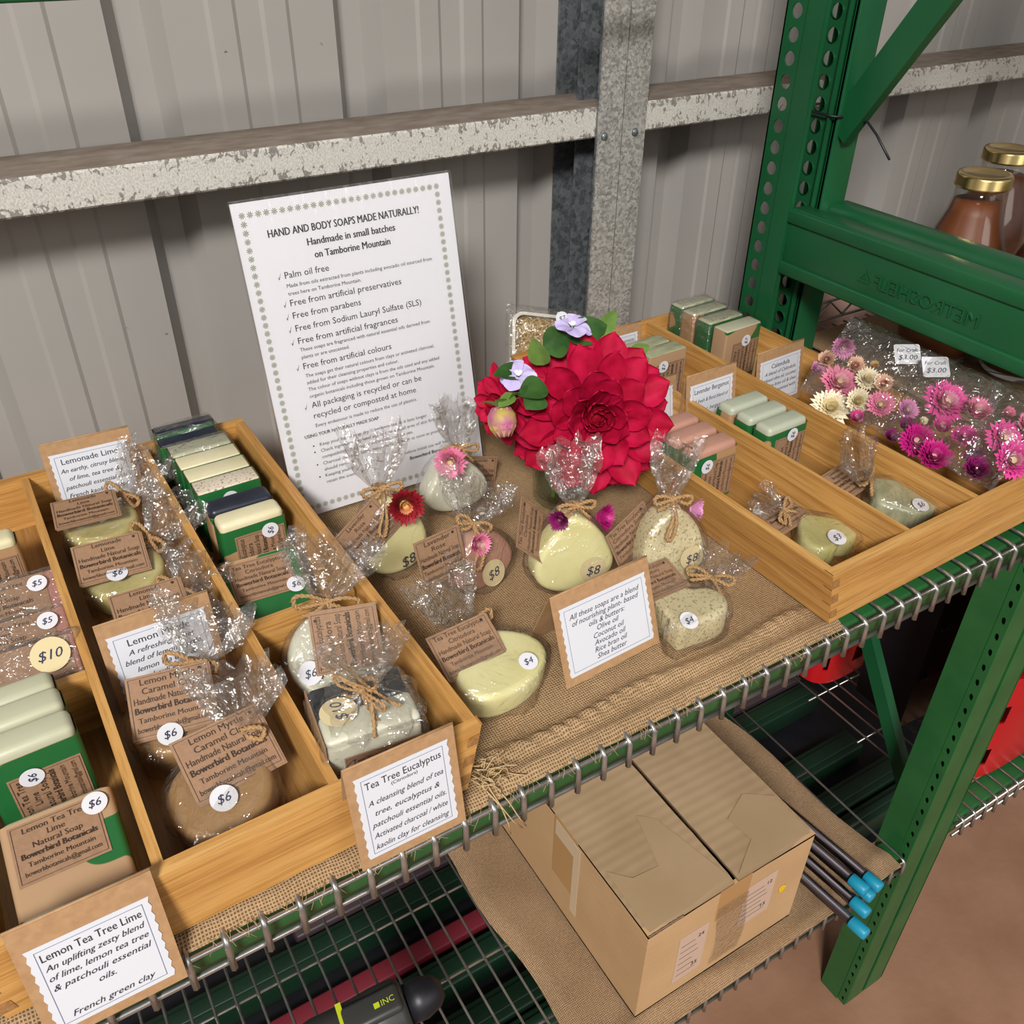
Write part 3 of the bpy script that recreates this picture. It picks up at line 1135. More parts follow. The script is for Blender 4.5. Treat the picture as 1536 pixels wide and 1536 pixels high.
def tray(label, x, y, rz, W, L, Hh, fl, divs, crosses):
    t = thing('bamboo_tray', label, 'tray', T(x, y, 0.0012) @ Matrix.Rotation(R(rz), 4, 'Z'), 'three-compartment bamboo trays')
    th = 0.0085

    def wx(z, left=True):
        return fl * (1 - z / Hh) if left else W - fl * (1 - z / Hh)
    b = MB()
    b.hexa([(fl, 0, 0), (fl + th, 0, 0), (fl + th, L, 0), (fl, L, 0)], [(0, 0, Hh), (th, 0, Hh), (th, L, Hh), (0, L, Hh)])
    b.build('side_panel', bamboo_y, t)
    b = MB()
    b.hexa([(W - fl - th, 0, 0), (W - fl, 0, 0), (W - fl, L, 0), (W - fl - th, L, 0)], [(W - th, 0, Hh), (W, 0, Hh), (W, L, Hh), (W - th, L, Hh)])
    b.build('side_panel', bamboo_y, t)
    for y0, nm in ((0.0, 'front_panel'), (L - th, 'back_panel')):
        b = MB()
        s_ = -0.0004 if y0 == 0 else 0.0004
        b.hexa([(fl, y0 + s_, 0), (W - fl, y0 + s_, 0), (W - fl, y0 + th, 0), (fl, y0 + th, 0)],
               [(0.0, y0 + s_, Hh + .0002), (W, y0 + s_, Hh + .0002), (W, y0 + th, Hh + .0002), (0.0, y0 + th, Hh + .0002)])
        if y0 == 0:
            for k in range(3):                      # box-joint end grain
                za, zb = 0.006 + k * 0.018, 0.015 + k * 0.018
                for left in (True, False):
                    xa, xb = wx(za, left), wx(zb, left)
                    d = th if left else -th
                    b.add([(xa, -0.0008, za), (xa + d, -0.0008, za), (xb + d, -0.0008, zb), (xb, -0.0008, zb)], [(0, 1, 2, 3) if left else (3, 2, 1, 0)], 1)
                    za2, zb2 = za + 0.0, zb + 0.0
                    e = -0.0004 if left else 0.0004
                    b.add([(xa + e, -0.0004, zb2), (xa + e, th, zb2), (wx(zb2 + .008, left) + e, th, zb2 + .008), (wx(zb2 + .008, left) + e, -0.0004, zb2 + .008)], [(0, 1, 2, 3) if not left else (3, 2, 1, 0)], 1)
        b.build(nm, [bamboo_x, bamboo_end], t)
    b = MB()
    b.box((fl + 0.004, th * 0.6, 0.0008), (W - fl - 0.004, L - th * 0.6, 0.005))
    b.build('base_panel', bamboo_base_shaded, t)
    for d in divs:
        b = MB()
        b.box((d - 0.0033, th, 0.005), (d + 0.0033, L - th, Hh - 0.0005))
        b.build('divider', bamboo_y, t)
    for (xa, xb, yc) in crosses:
        b = MB()
        b.box((xa, yc - 0.0033, 0.005), (xb, yc + 0.0033, Hh - 0.001))
        b.build('cross_divider', bamboo_x, t)
    return t


tray('bamboo tray beside the acrylic sign, full of bars and round gift soaps', -0.118, 0.3565, 1.0, 0.318, 0.492, 0.0575, 0.012, (0.108, 0.216), ((0.219, 0.300), (0.010, 0.105)) and ((0.2195, 0.304, 0.178), (0.012, 0.1045, 0.190)))
tray('bamboo tray between the dahlia and the green post, with pink and pale green bars', 0.5245, 0.3535, 1.5, 0.318, 0.488, 0.0575, 0.012, (0.106, 0.205), ())

# ---------------------------------------------------------------- the acrylic sign with its printed sheet
sign = thing('sign_holder', 'clear acrylic stand holding a printed sheet about hand and body soaps', 'sign', flat(0.3043, 0.7268, 0.0006, 0.1, 78, 0))
sw, sh = 0.212, 0.301
b = MB()
b.box((-sw / 2, 0, 0.0012), (sw / 2, sh, 0.0034))
b.build('front_pane', acrylic, sign)
b = MB()
b.box((-sw / 2, 0, -0.0036), (sw / 2, sh, -0.0014))
b.hexa([(-sw / 2, 0.0, -0.0036), (sw / 2, 0.0, -0.0036), (sw / 2, 0.002, -0.0036), (-sw / 2, 0.002, -0.0036)],
       [(-sw / 2, 0.015, -0.07), (sw / 2, 0.015, -0.07), (sw / 2, 0.017, -0.07), (-sw / 2, 0.017, -0.07)])
b.build('back_pane', acrylic, sign)
b = MB()
b.box((-0.105, 0.002, -0.0006), (0.105, 0.299, 0.0002))


def mm(x_, y_):
    return (x_ / 1000.0 - sw / 2, sh - y_ / 1000.0)


def flower_mark(x_, y_):
    cx, cy = mm(x_, y_)
    for k in range(8):
        a = PI / 8 + PI * k / 4
        ca, sa = math.cos(a), math.sin(a)
        l0, l1, hw = 0.0004, 0.0027, 0.00042
        b.add([(cx + ca * l0 - sa * hw * 0.4, cy + sa * l0 + ca * hw * 0.4, 0.0005), (cx + ca * l0 + sa * hw * 0.4, cy + sa * l0 - ca * hw * 0.4, 0.0005),
               (cx + ca * l1 + sa * hw, cy + sa * l1 - ca * hw, 0.0005), (cx + ca * l1 - sa * hw, cy + sa * l1 + ca * hw, 0.0005)], [(0, 1, 2, 3)], 2)


for i in range(27):
    flower_mark(9.5 + i * 7.2, 12.5)
    flower_mark(9.5 + i * 7.2, 290.5)
for i in range(1, 38):
    flower_mark(9.8, 12.5 + i * 7.31)
    flower_mark(196.7, 12.5 + i * 7.31)
SIGN = [('HAND AND BODY SOAPS MADE NATURALLY!', 28.7, 175.0, 33.6, 9.4, 0.05), ('Handmade in small batches', 62.4, 148.5, 45.5, 9.0, 0.05),
        ('on Tamborine Mountain', 67.1, 141.6, 57.0, 9.0, 0.05),
        ('Palm oil free', 36.1, 77.9, 70.3, 8.3, 0), ('Made from oils extracted from plants including avocado oil sourced from', 36.1, 182, 78.6, 4.9, 0),
        ('trees here on Tamborine Mountain.', 36, 107, 85.5, 4.9, 0), ('Free from artificial preservatives', 36.1, 146.8, 95, 8.3, 0),
        ('Free from parabens', 36.2, 102.9, 106.5, 8.3, 0), ('Free from Sodium Lauryl Sulfate (SLS)', 36.3, 164.4, 118.3, 8.3, 0),
        ('Free from artificial fragrances', 36.3, 137.2, 130, 8.3, 0), ('These soaps are fragranced with natural essential oils derived from', 36.5, 170.7, 137.4, 4.9, 0),
        ('plants or are unscented.', 36.5, 84.1, 144.3, 4.9, 0), ('Free from artificial colours', 36.5, 126.3, 154.1, 8.3, 0),
        ('The soaps get their natural colours from clays or activated charcoal,', 36.8, 171.7, 162.3, 4.9, 0),
        ('added for their cleansing properties and colour.', 36.8, 131.4, 168.9, 4.9, 0),
        ('The colour of soaps without clays is from the oils used and any added', 36.8, 175.4, 175.6, 4.9, 0),
        ('organic botanicals including those grown on Tamborine Mountain.', 36.8, 169.3, 182.3, 4.9, 0),
        ('All packaging is recycled or can be', 36.8, 152.9, 192.3, 8.3, 0), ('recycled or composted at home', 37, 145.3, 202.8, 8.3, 0),
        ('Every endeavour is made to reduce the use of plastics.', 37, 144.8, 211.6, 4.9, 0), ('USING YOUR NATURALLY MADE SOAP', 24.2, 101.2, 220.4, 4.8, 0.04),
        ('Keep your bar of soap dry in between use so it lasts longer.', 37.2, 153.7, 231, 4.9, 0),
        ('Check ingredients on label and test on a small area of skin first for', 37.1, 169, 237.5, 4.9, 0),
        ('compatibility.  If irritation occurs discontinue use.', 37.1, 135.3, 244, 4.9, 0),
        ('Charcoal may stain fabric temporarily.  A wash as soon as possible', 37, 170.4, 250.6, 4.9, 0),
        ('should remove', 37, 68, 257.0, 4.9, 0), ('er before initial use will help', 116.4, 174.4, 264.2, 4.9, 0),
        ('Keeping your s', 36.8, 66.1, 263.4, 4.9, 0), ('retain the scent.', 37, 68.3, 270.1, 4.9, 0), ('Bowerbird Botanicals', 127.6, 174.3, 271.6, 5.4, 0.07)]
for s_, xa, xb, yb, hgt, bold in SIGN:
    px, py = mm(xa, yb)
    b.text(s_, px, py, hgt / 1000.0, None, 1, (xb - xa) / 1000.0, 'L', bold, z=0.0005)
for yb in (70.3, 95, 106.5, 118.3, 130, 154.1, 192.3):
    px, py = mm(29.5, yb)
    b.add([(px, py + .0025, .0005), (px + .0012, py + .001, .0005), (px + .0035, py + .006, .0005), (px + .0012, py - .0006, .0005)], [(0, 3, 1), (1, 3, 2)], 1)
for yb in (231, 237.5, 250.6, 263.4):
    px, py = mm(31, yb - 1.6)
    b.disc(px, py, 0.0008, 0.0005, 1, n=10)
b.build('printed_sheet', [sheet_paper, ink, olive_ink], sign)

# ---------------------------------------------------------------- printed cards, tags, stickers, twine
SCRIPT = 0.32


def price_sticker(b, r, price, m_disc, m_ink, M, roll=0.0, size=None):
    b.disc(0, 0, r, 0.0004, m_disc, M)
    M2 = M @ Matrix.Rotation(R(roll), 4, 'Z')
    h = size or r * 1.0
    b.text(price, 0, -h * 0.36, h, M2, m_ink, None, 'C', 0.0, 0.25, z=0.0008)


def sticker_part(parent, price, Mw, r=0.0088, gold=False, roll=0.0, size=None, root=None):
    b = MB()
    M = parent.matrix_basis.inverted() @ Mw if root is None else Mw
    price_sticker(b, r, price, 0, 1, Matrix.Identity(4), roll, size)
    return b.build('price_sticker', [sticker_gold if gold else sticker_white, pen_ink], parent, 'round gold price sticker' if gold else 'round white price sticker', M=M)


def show_card(label, M, w_, h_, title, lines, sub=None, back=28.0, back_len=None, paper_top=0.012, group='folded kraft cards describing the soaps', ts=0.0080, ls=0.0062):
    """a folded kraft card with a white deckle-edged label"""
    t = thing('display_card', label, 'card', M, group)
    b = MB()
    b.box((-w_ / 2, 0, -0.0007), (w_ / 2, h_, 0))
    bl = back_len or h_ * 0.9
    Mb = T(0, h_, -0.0007) @ Matrix.Rotation(R(back), 4, 'X')
    b.box((-w_ / 2, -bl, -0.0007), (w_ / 2, 0, 0), 0, Mb)
    b.tube([(-w_ / 2, h_ - 0.0003, -0.0006), (w_ / 2, h_ - 0.0003, -0.0006)], 0.0009, 8)
    b.build('folded_card', kraft, t)
    b = MB()
    x0, x1, y0, y1 = -w_ / 2 + 0.006, w_ / 2 - 0.006, 0.007, h_ - paper_top
    k = 17
    o = []
    for i in range(k + 1):
        v = y0 + (y1 - y0) * i / k
        o.append((x1 + (0.0009 if i % 2 else -0.0003), v))
    for i in range(k, -1, -1):
        v = y0 + (y1 - y0) * i / k
        o.append((x0 - (0.0009 if i % 2 else -0.0003), v))
    b.prism(o, 0.0002, 0.0005, 0, smooth=False)
    b.frame(x0 + 0.0035, y0 + 0.003, x1 - 0.0035, y1 - 0.003, 0.00035, 0.0007, 2)
    cw = (x1 - x0) - 0.011
    y = y1 - 0.004 - ts * 0.9
    if title:
        wd = text_geo(title)[3] - text_geo(title)[2]
        b.text(title, 0, y, ts, None, 1, min(wd * ts, cw), z=0.0009)
    else:
        y += ts * 0.2
    if sub:
        y -= ls * 0.62
        b.text(sub, 0, y, ls * 0.6, None, 1, z=0.0009)
        y -= ls * 0.1
    n = len(lines)
    step = (y - (y0 + 0.006)) / max(n, 1)
    for s_ in lines:
        y -= step
        if s_:
            wd = text_geo(s_, 0.0, SCRIPT)[3] - text_geo(s_, 0.0, SCRIPT)[2]
            b.text(s_, 0.0, y, ls, None, 1, min(wd * ls, cw), 'C', 0.0, SCRIPT, z=0.0009)
    b.build('paper_label', [white_paper, ink, blue_line], t)
    return t


BRAND = ['Handmade Natural Soap', '*Bowerbird Botanicals', 'Tamborine Mountain', 'bowerbbotanicals@gmail.com']


def label_lines(b, lines, w_, h_, m_ink, M, z=0.0006, margin=0.12):
    n = len(lines)
    step = h_ * (1 - margin) / n
    y = h_ / 2 - h_ * margin * 0.45
    for i, s_ in enumerate(lines):
        y -= step
        bold = s_.startswith('*')
        s_ = s_.lstrip('*')
        sz = step * (0.98 if (i < n - 2 or bold) else 0.80)
        bd = 0.06 if bold else 0.0
        wd = text_geo(s_)[3] - text_geo(s_)[2]
        b.text(s_, 0, y + step * 0.26, sz, M, m_ink, min(wd * sz, w_ * 0.86), 'C', bd, z=z)


def tag_part(parent, M_, lines, w_=0.050, h_=0.038, name='swing_tag'):
    b = MB()
    b.box((-w_ / 2, -h_ / 2, -0.0004), (w_ / 2, h_ / 2, 0))
    b.box((-w_ / 2 + 0.001, -h_ / 2 - 0.0012, -0.0011), (w_ / 2 + 0.0012, h_ / 2 - 0.001, -0.0006))
    b.frame(-w_ / 2 + 0.0018, -h_ / 2 + 0.0018, w_ / 2 - 0.0018, h_ / 2 - 0.0018, 0.0003, 0.0004, 1)
    label_lines(b, lines, w_, h_, 1, None)
    b.disc(w_ / 2 - 0.006, h_ / 2 - 0.0045, 0.0012, 0.0007, 1, n=12)
    return b.build(name, [kraft_label, brown_ink], parent, M=M_)


def strand(b, pts, r=0.0008, turns=60.0):
    """two-ply jute twine following pts (smoothed)"""
    P = [Vector(p) for p in pts]
    out = []
    k = len(P)
    for i in range(k - 1):
        p0, p1, p2, p3 = P[max(i - 1, 0)], P[i], P[i + 1], P[min(i + 2, k - 1)]
        for q in range(6):
            t = q / 6
            out.append(0.5 * ((2 * p1) + (p2 - p0) * t + (2 * p0 - 5 * p1 + 4 * p2 - p3) * t * t + (3 * p1 - p0 - 3 * p2 + p3) * t ** 3))
    out.append(P[-1])
    for ph in (0, PI):
        q = []
        ln = 0.0
        for i, p in enumerate(out):
            if i:
                ln += (p - out[i - 1]).length
            d = (out[min(i + 1, len(out) - 1)] - out[max(i - 1, 0)])
            d = d.normalized() if d.length > 1e-9 else Vector((0, 0, 1))
            u = d.cross(Vector((0.3, 0.5, 0.8))).normalized()
            v = d.cross(u)
            a = ln * 900 + ph
            q.append(p + (u * math.cos(a) + v * math.sin(a)) * r * 0.62)
        b.tube(q, r * 0.72, 5)
    for i in range(3, len(out), 4):           # loose fibres
        d = Vector((rnd.uniform(-1, 1), rnd.uniform(-1, 1), rnd.uniform(-0.4, 1))).normalized() * rnd.uniform(0.002, 0.004)
        b.tube([out[i], out[i] + d * 0.6, out[i] + d], 0.00012, 3)


def bow(b, at, xdir, ydir, s=1.0, r=0.0016, tails=True):
    at, X, Y = Vector(at), Vector(xdir).normalized(), Vector(ydir).normalized()
    Z = X.cross(Y).normalized()
    rg = 0.0055 * s
    for k in range(2):
        strand(b, [at + (X * math.cos(a) + Z * math.sin(a)) * rg + Y * (0.0012 * k) for a in [2 * PI * i / 8 for i in range(9)]], r)
    f = at + Z * rg
    for sg in (-1, 1):
        strand(b, [f, f + X * sg * 0.010 * s + Y * 0.004 * s + Z * 0.003, f + X * sg * 0.020 * s + Y * 0.003 * s + Z * 0.003,
                   f + X * sg * 0.018 * s - Y * 0.004 * s + Z * 0.002, f + X * sg * 0.008 * s - Y * 0.002 * s + Z * 0.002, f], r)
        if tails:
            strand(b, [f, f + X * sg * 0.006 * s - Y * 0.006 * s + Z * 0.003, f + X * sg * 0.015 * s - Y * (0.013 + 0.003 * sg) * s + Z * 0.002], r)
    b.lathe([(0.0, -0.002), (0.002, -0.0012), (0.0024, 0), (0.002, 0.0012), (0, 0.002)], 8, 0, T(*f))


# ---------------------------------------------------------------- soap bars in paper wrappers


def rrect(hx, hy, r, n=5):
    o = []
    for cx, cy, a0 in ((hx - r, hy - r, 0), (-hx + r, hy - r, 90), (-hx + r, -hy + r, 180), (hx - r, -hy + r, 270)):
        for i in range(n + 1):
            a = R(a0 + 90 * i / n)
            o.append((cx + r * math.cos(a), cy + r * math.sin(a)))
    return o


def wrinkled_box(b, sx, sy, z0, z1, amp, seed, m=0, r=0.004):
    """loose clear film around a block"""
    o = rrect(sx / 2, sy / 2, r, 3)
    pts = []
    for i in range(len(o)):
        p, q = Vector(o[i]), Vector(o[(i + 1) % len(o)])
        k = max(1, int((q - p).length / 0.004))
        for j in range(k):
            pts.append(p.lerp(q, j / k))
    nv = 12
    n = len(pts)
    vs = []
    for j in range(nv + 1):
        t = j / nv
        z = z0 + (z1 - z0) * t
        for p in pts:
            d = p.normalized()
            a = noise.noise((p.x * 70 + seed, p.y * 70, z * 60)) * amp
            a += abs(noise.noise((p.x * 160 + seed, p.y * 160 + 3, z * 40))) * amp * 0.8
            ins = 0.0 if 0 < j < nv else -0.004
            vs.append((p.x + d.x * (a + ins), p.y + d.y * (a + ins), z + (0 if 0 < j < nv else amp * noise.noise((p.x * 90, p.y * 90, seed)) * 2)))
    fs = []
    for j in range(nv):
        for i in range(n):
            i2 = (i + 1) % n
            fs.append((j * n + i, j * n + i2, (j + 1) * n + i2, (j + 1) * n + i))
    b.add(vs, fs, m, None, True)
    # folded top
    nu = 14
    b.grid(lambda u, v: ((u - .5) * (sx - 0.006), (v - .5) * (sy - 0.004), z1 + 0.0012 + 0.0022 * abs(noise.noise((u * 9 + seed, v * 4, 1)))), nu, 6, m)


def bar(label, x, y, soap, wrapm, group, yaw=0.0, lean=0.0, film_=False, lines=None, price=None, px=0.012, pz=0.050, w_=0.058, d=0.0235, h=0.064, z0=0.0068, sharp=False, proll=80):
    M = T(x, y, z0) @ Matrix.Rotation(R(yaw), 4, 'Z') @ Matrix.Rotation(R(lean), 4, 'X')
    t = thing('soap_bar', label, 'soap', M, group)
    b = MB()
    b.rbox((0, d / 2, h / 2 + 0.0005), (w_ - 0.002, d - 0.0014, h - 0.001), 0.0012 if sharp else 0.0052, 2 if sharp else 4)
    b.build('soap', soap, t)
    b = MB()
    o = rrect(w_ / 2, d / 2, 0.0022 if sharp else 0.004, 4)
    n = len(o)
    vs = []
    for p in o:
        vs.append((p[0], p[1] + d / 2, 0))
    nv = 7
    tops = []
    for i, p in enumerate(o):
        u = p[0] / (w_ / 2)
        e = 0.0
        if u > 0.86:
            e = 0.0042 * (0.5 + 0.5 * math.cos(p[1] / (d / 2) * 2.5))
        tops.append(h - (0.0015 if sharp else 0.0075) + e + 0.0008 * noise.noise((p[0] * 60, p[1] * 60, x * 50)))
    vs = []
    for j in range(nv + 1):
        for i, p in enumerate(o):
            zz = tops[i] * j / nv
            k = 1 + 0.006 * math.sin(PI * j / nv)
            vs.append((p[0] * k, p[1] * k + d / 2, zz))
    fs = [(j * n + i, j * n + (i + 1) % n, (j + 1) * n + (i + 1) % n, (j + 1) * n + i) for j in range(nv) for i in range(n)]
    b.add(vs, fs, 0, None, True)
    n0 = len(b.v)
    b.add([(v[0] * 0.985, (v[1] - d / 2) * 0.965 + d / 2, v[2]) for v in vs], [tuple(reversed(f)) for f in fs], 1, None, True)
    wr_ = b.build('paper_wrapper', [wrapm, kraft], t)
    if lines:
        b = MB()
        lw, lh = 0.046, 0.044       # label printed sideways
        Ml = T(w_ / 2 - 0.003 - lh / 2, -0.0006, 0.003 + lw / 2) @ Matrix.Rotation(R(90), 4, 'X') @ Matrix.Rotation(R(90), 4, 'Z')
        b.box((-lw / 2, -lh / 2, -0.0003), (lw / 2, lh / 2, 0), 0, Ml)
        b.frame(-lw / 2 + .0012, -lh / 2 + .0012, lw / 2 - .0012, lh / 2 - .0012, 0.0003, 0.0003, 1, Ml)
        label_lines(b, lines, lw, lh, 1, Ml)
        b.build('paper_label', [kraft_label, brown_ink], wr_)
    if price:
        sticker_part(wr_, price, T(px, -0.0014, pz) @ Matrix.Rotation(R(90), 4, 'X'), 0.0074, False, proll, root=1)
    if film_:
        b = MB()
        wrinkled_box(b, w_ + 0.004, d + 0.0024, 0.0, h + 0.001, 0.0016, x * 100 + y * 37)
        M2 = T(0, d / 2, 0)
        b.build('film_wrap', film, t, M=M2)
    return t


EUC = ['Tea Tree Eucalyptus', 'Citriodora'] + BRAND
LTL = ['Lemon Tea Tree', 'Lime', 'Natural Soap', '*Bowerbird Botanicals', 'Tamborine Mountain', 'bowerbbotanicals@gmail.com']
LRO = ['Lavender', 'Rose'] + BRAND
LBE = ['Lavender', 'Bergamot'] + BRAND
CLY = ['Lemon Myrtle', 'Caramel Clay'] + BRAND
LIM = ['Lemonade', 'Lime'] + BRAND
g1 = 'upright bars at the back of the tray by the sign'
bx = 0.1405
bar('pale cream bar standing at the front of the row, its tea tree eucalyptus label showing', bx, 0.655, soap_cream, wrap_green, g1, lines=EUC, price='$6', px=0.013, pz=0.047, yaw=1)
bar('dark navy bar standing just behind the foremost cream bar', bx - 0.001, 0.680, soap_navy, wrap_green, g1, yaw=1)
bar('speckled beige bar with a price sticker half hidden behind the navy bar', bx - 0.002, 0.7135, soap_speck, wrap_green, g1, price='$7', px=-0.001, pz=0.052, sharp=True, yaw=1, proll=-60)
bar('pale square-edged bar behind the speckled bar', bx - 0.003, 0.7385, soap_cream, wrap_green, g1, sharp=True, yaw=1)
bar('pale square-edged bar second behind the speckled bar', bx - 0.004, 0.7635, soap_cream, wrap_green, g1, sharp=True, yaw=1)
bar('pale bar in wrinkled clear film towards the back of the row', bx - 0.005, 0.7885, soap_pale, wrap_green, g1, sharp=True, film_=True, yaw=1)
bar('dark navy square-edged bar in front of the rearmost bar', bx - 0.010, 0.8135, soap_navy, wrap_mix, g1, sharp=True, yaw=1)
bar('dark bar in clear film, rearmost of the row by the sign', bx - 0.010, 0.830, soap_navy, wrap_green, g1, sharp=True, film_=True, yaw=1, d=0.0165, h=0.069)

g2 = 'pale green bars in the corner compartment'
bar('pale green bar behind the flat lemon tea tree lime bar, sticker on its label', -0.0595, 0.476, soap_pale, wrap_green, g2, lines=LTL, price='$6', px=-0.004, pz=0.046, h=0.072, yaw=2)
bar('pale green bar standing in the middle of three', -0.0620, 0.5005, soap_pale, wrap_green, g2, h=0.072, yaw=2)
bar('pale green bar standing against the cross divider', -0.0645, 0.524, soap_pale, wrap_green, g2, h=0.070, d=0.021, yaw=2)
bar('pale bar in green paper cut by the photo edge beside the lime gift soaps', -0.066, 0.725, soap_cream, wrap_green, 'lone bars', lines=LTL, yaw=0)

g3 = 'pink bars in the tray by the dahlia'
bar('dusty pink bar at the front of three, lavender rose label and sticker showing', 0.5675, 0.542, soap_pink, wrap_mix, g3, lines=LRO, price='$6', px=-0.013, pz=0.046, yaw=2)
bar('dusty pink bar standing in the middle of three', 0.5660, 0.568, soap_pink, wrap_mix, g3, yaw=2)
bar('dusty pink bar rearmost of three, touching the red dahlia', 0.5645, 0.594, soap_pink, wrap_mix, g3, yaw=2)
g4 = 'mint bars in the tray by the dahlia'
bar('mint green bar at the front of three, lavender bergamot label showing', 0.6625, 0.540, soap_mint, wrap_green, g4, lines=LBE, price='$6', px=0.005, pz=0.050, yaw=2)
bar('mint green bar standing in the middle of three', 0.6610, 0.566, soap_mint, wrap_green, g4, yaw=2)
bar('mint green bar rearmost of three, before the lavender bergamot card', 0.6595, 0.592, soap_mint, wrap_green, g4, yaw=2)
g5 = 'square-edged bars at the back of the tray by the dahlia'
PEP = ['Rosemary', 'Peppermint'] + BRAND
bar('grey green bar in a plain kraft wrapper with sticker, behind the dahlia', 0.666, 0.737, soap_sage, wrap_kraft, g5, price='$7', px=-0.008, pz=0.046, sharp=True, yaw=2, h=0.062, lines=PEP)
bar('grey green bar behind the kraft-wrapped bar and next to the peppermint card', 0.6635, 0.764, soap_sage, wrap_green, g5, sharp=True, yaw=2, h=0.060)
bar('olive cream bar in a kraft wrapper with sticker, nearest the green post', 0.784, 0.737, soap_pale, wrap_kraft, g5, price='$7', px=0.004, pz=0.050, sharp=True, yaw=3, lines=PEP, h=0.068, w_=0.06)
bar('olive cream bar in shiny film behind the kraft-wrapped one at the post', 0.780, 0.7645, soap_pale, wrap_green, g5, sharp=True, film_=True, yaw=3, h=0.069)
bar('olive cream bar in shiny film, middle of the filmed three', 0.777, 0.7905, soap_pale, wrap_mix, g5, sharp=True, film_=True, yaw=3, h=0.071)
bar('olive cream bar in shiny film, rearmost against the back panel', 0.774, 0.8115, soap_pale, wrap_green, g5, sharp=True, film_=True, yaw=3, h=0.074, d=0.021)


def flat_bar(label, M, soap, wrapm, lines, price, spos, group, w_=0.060, d=0.072, h=0.0235):
    """bar lying label up: local x along its length, y depth, z up"""
    t = thing('soap_bar', label, 'soap', M, group)
    b = MB()
    b.rbox((0, 0, h / 2), (w_ - 0.002, d - 0.003, h - 0.001), 0.005, 4)
    b.build('soap', soap, t)
    b = MB()
    o = rrect(w_ / 2, h / 2, 0.004, 5)
    Mw = T(0, 0, h / 2 + 0.0004) @ Matrix.Rotation(R(90), 4, 'X')
    k = len(o)
    vs = [(p[0], p[1], zz) for zz in (-d / 2 + .005, d / 2 - .005) for p in o]
    b.add(vs, [(i, (i + 1) % k, k + (i + 1) % k, k + i) for i in range(k)], 0, Mw, True)
    b.add(vs[:k], [tuple(range(k))], 0, Mw)
    wr_ = b.build('paper_wrapper', wrapm, t)
    b = MB()
    Ml = T(-0.002, 0.008, h + 0.0012)
    b.box((-0.026, -0.020, -0.0003), (0.026, 0.020, 0), 0, Ml)
    b.frame(-0.0245, -0.0185, 0.0245, 0.0185, 0.0003, 0.0003, 1, Ml)
    label_lines(b, lines, 0.050, 0.038, 1, Ml)
    b.build('paper_label', [kraft_label, brown_ink], wr_)
    sticker_part(wr_, price, T(spos[0], spos[1], h + 0.0022), 0.0076, root=1)
    return t


flat_bar('bar lying label up on the tray floor, tea tree eucalyptus in green paper', T(0.132, 0.612, 0.014) @ Matrix.Rotation(R(-4), 4, 'Z') @ Matrix.Rotation(R(20), 4, 'X'), soap_cream, wrap_mix, EUC, '$6', (0.022, -0.008), 'bars lying flat', w_=0.066)
flat_bar('bar lying label up at the tray corner, lemon tea tree lime in kraft and green', T(-0.056, 0.428, 0.0125) @ Matrix.Rotation(R(0), 4, 'Z') @ Matrix.Rotation(R(14), 4, 'X'), soap_pale, wrap_kraft, LTL, '$6', (0.022, 0.022), 'bars lying flat', w_=0.066)

# pink slabs wrapped in film, cut by the frame
for i, (lab, loc, tilt, price, gold, sp) in enumerate((
        ('brownish pink slab in film rearmost of three, small white five dollar sticker', (-0.056, 0.695, 0.011), 24, '$5', False, (0.024, 0.010)),
        ('brownish pink slab in film between two others, white five dollar sticker', (-0.058, 0.642, 0.011), 24, '$5', False, (0.026, 0.010)),
        ('rose pink slab in film foremost of three, large gold ten dollar sticker', (-0.057, 0.592, 0.024), 30, '$10', True, (0.022, 0.008)))):
    t = thing('soap_slab', lab, 'soap', T(*loc) @ Matrix.Rotation(R(-2), 4, 'Z') @ Matrix.Rotation(R(tilt), 4, 'X'), 'pink slabs in film')
    b = MB()
    b.rbox((0, 0, 0.015), (0.080, 0.046, 0.030), 0.003, 2)
    b.build('soap', soap_rose, t)
    b = MB()
    Ml = T(-0.006, 0.0, 0.0306)
    if not gold:
        b.box((-0.034, -0.021, -0.0002), (0.036, 0.021, 0.0002), 0, Ml)
        label_lines(b, LTL, 0.056, 0.040, 1, Ml)
    else:
        b.box((-0.034, -0.021, -0.0002), (0.042, 0.021, 0.0002), 0, Ml)
        Ms = T(0.024, -0.0234, 0.013) @ Matrix.Rotation(R(90), 4, 'X')
        b.box((-0.016, -0.010, -0.0002), (0.014, 0.010, 0.0002), 0, Ms)
        b.frame(-0.015, -0.009, 0.013, 0.009, 0.0003, 0.0004, 1, Ms)
    b.build('paper_label', [kraft_label, brown_ink], t)
    sticker_part(t, price, T(sp[0], sp[1], 0.0338), 0.0135 if gold else 0.0075, gold, root=1, size=0.011 if gold else None)
    b = MB()
    wrinkled_box(b, 0.086, 0.051, 0.0, 0.0315, 0.0018, 3.1 * i)
    b.build('film_wrap', film, t)

# ---------------------------------------------------------------- gift soaps in cellophane


def disc_outline(r, n=40):
    return [(r * math.cos(2 * PI * i / n), r * math.sin(2 * PI * i / n)) for i in range(n)]


def oval_outline(a, c, p=1.0, n=40):
    o = []
    for i in range(n):
        t = 2 * PI * i / n
        yy = c * math.sin(t)
        xx = a * math.cos(t) * (1 - 0.30 * math.sin(t) * p) / (1 + 0.04 * abs(p))
        o.append((xx, yy))
    return o


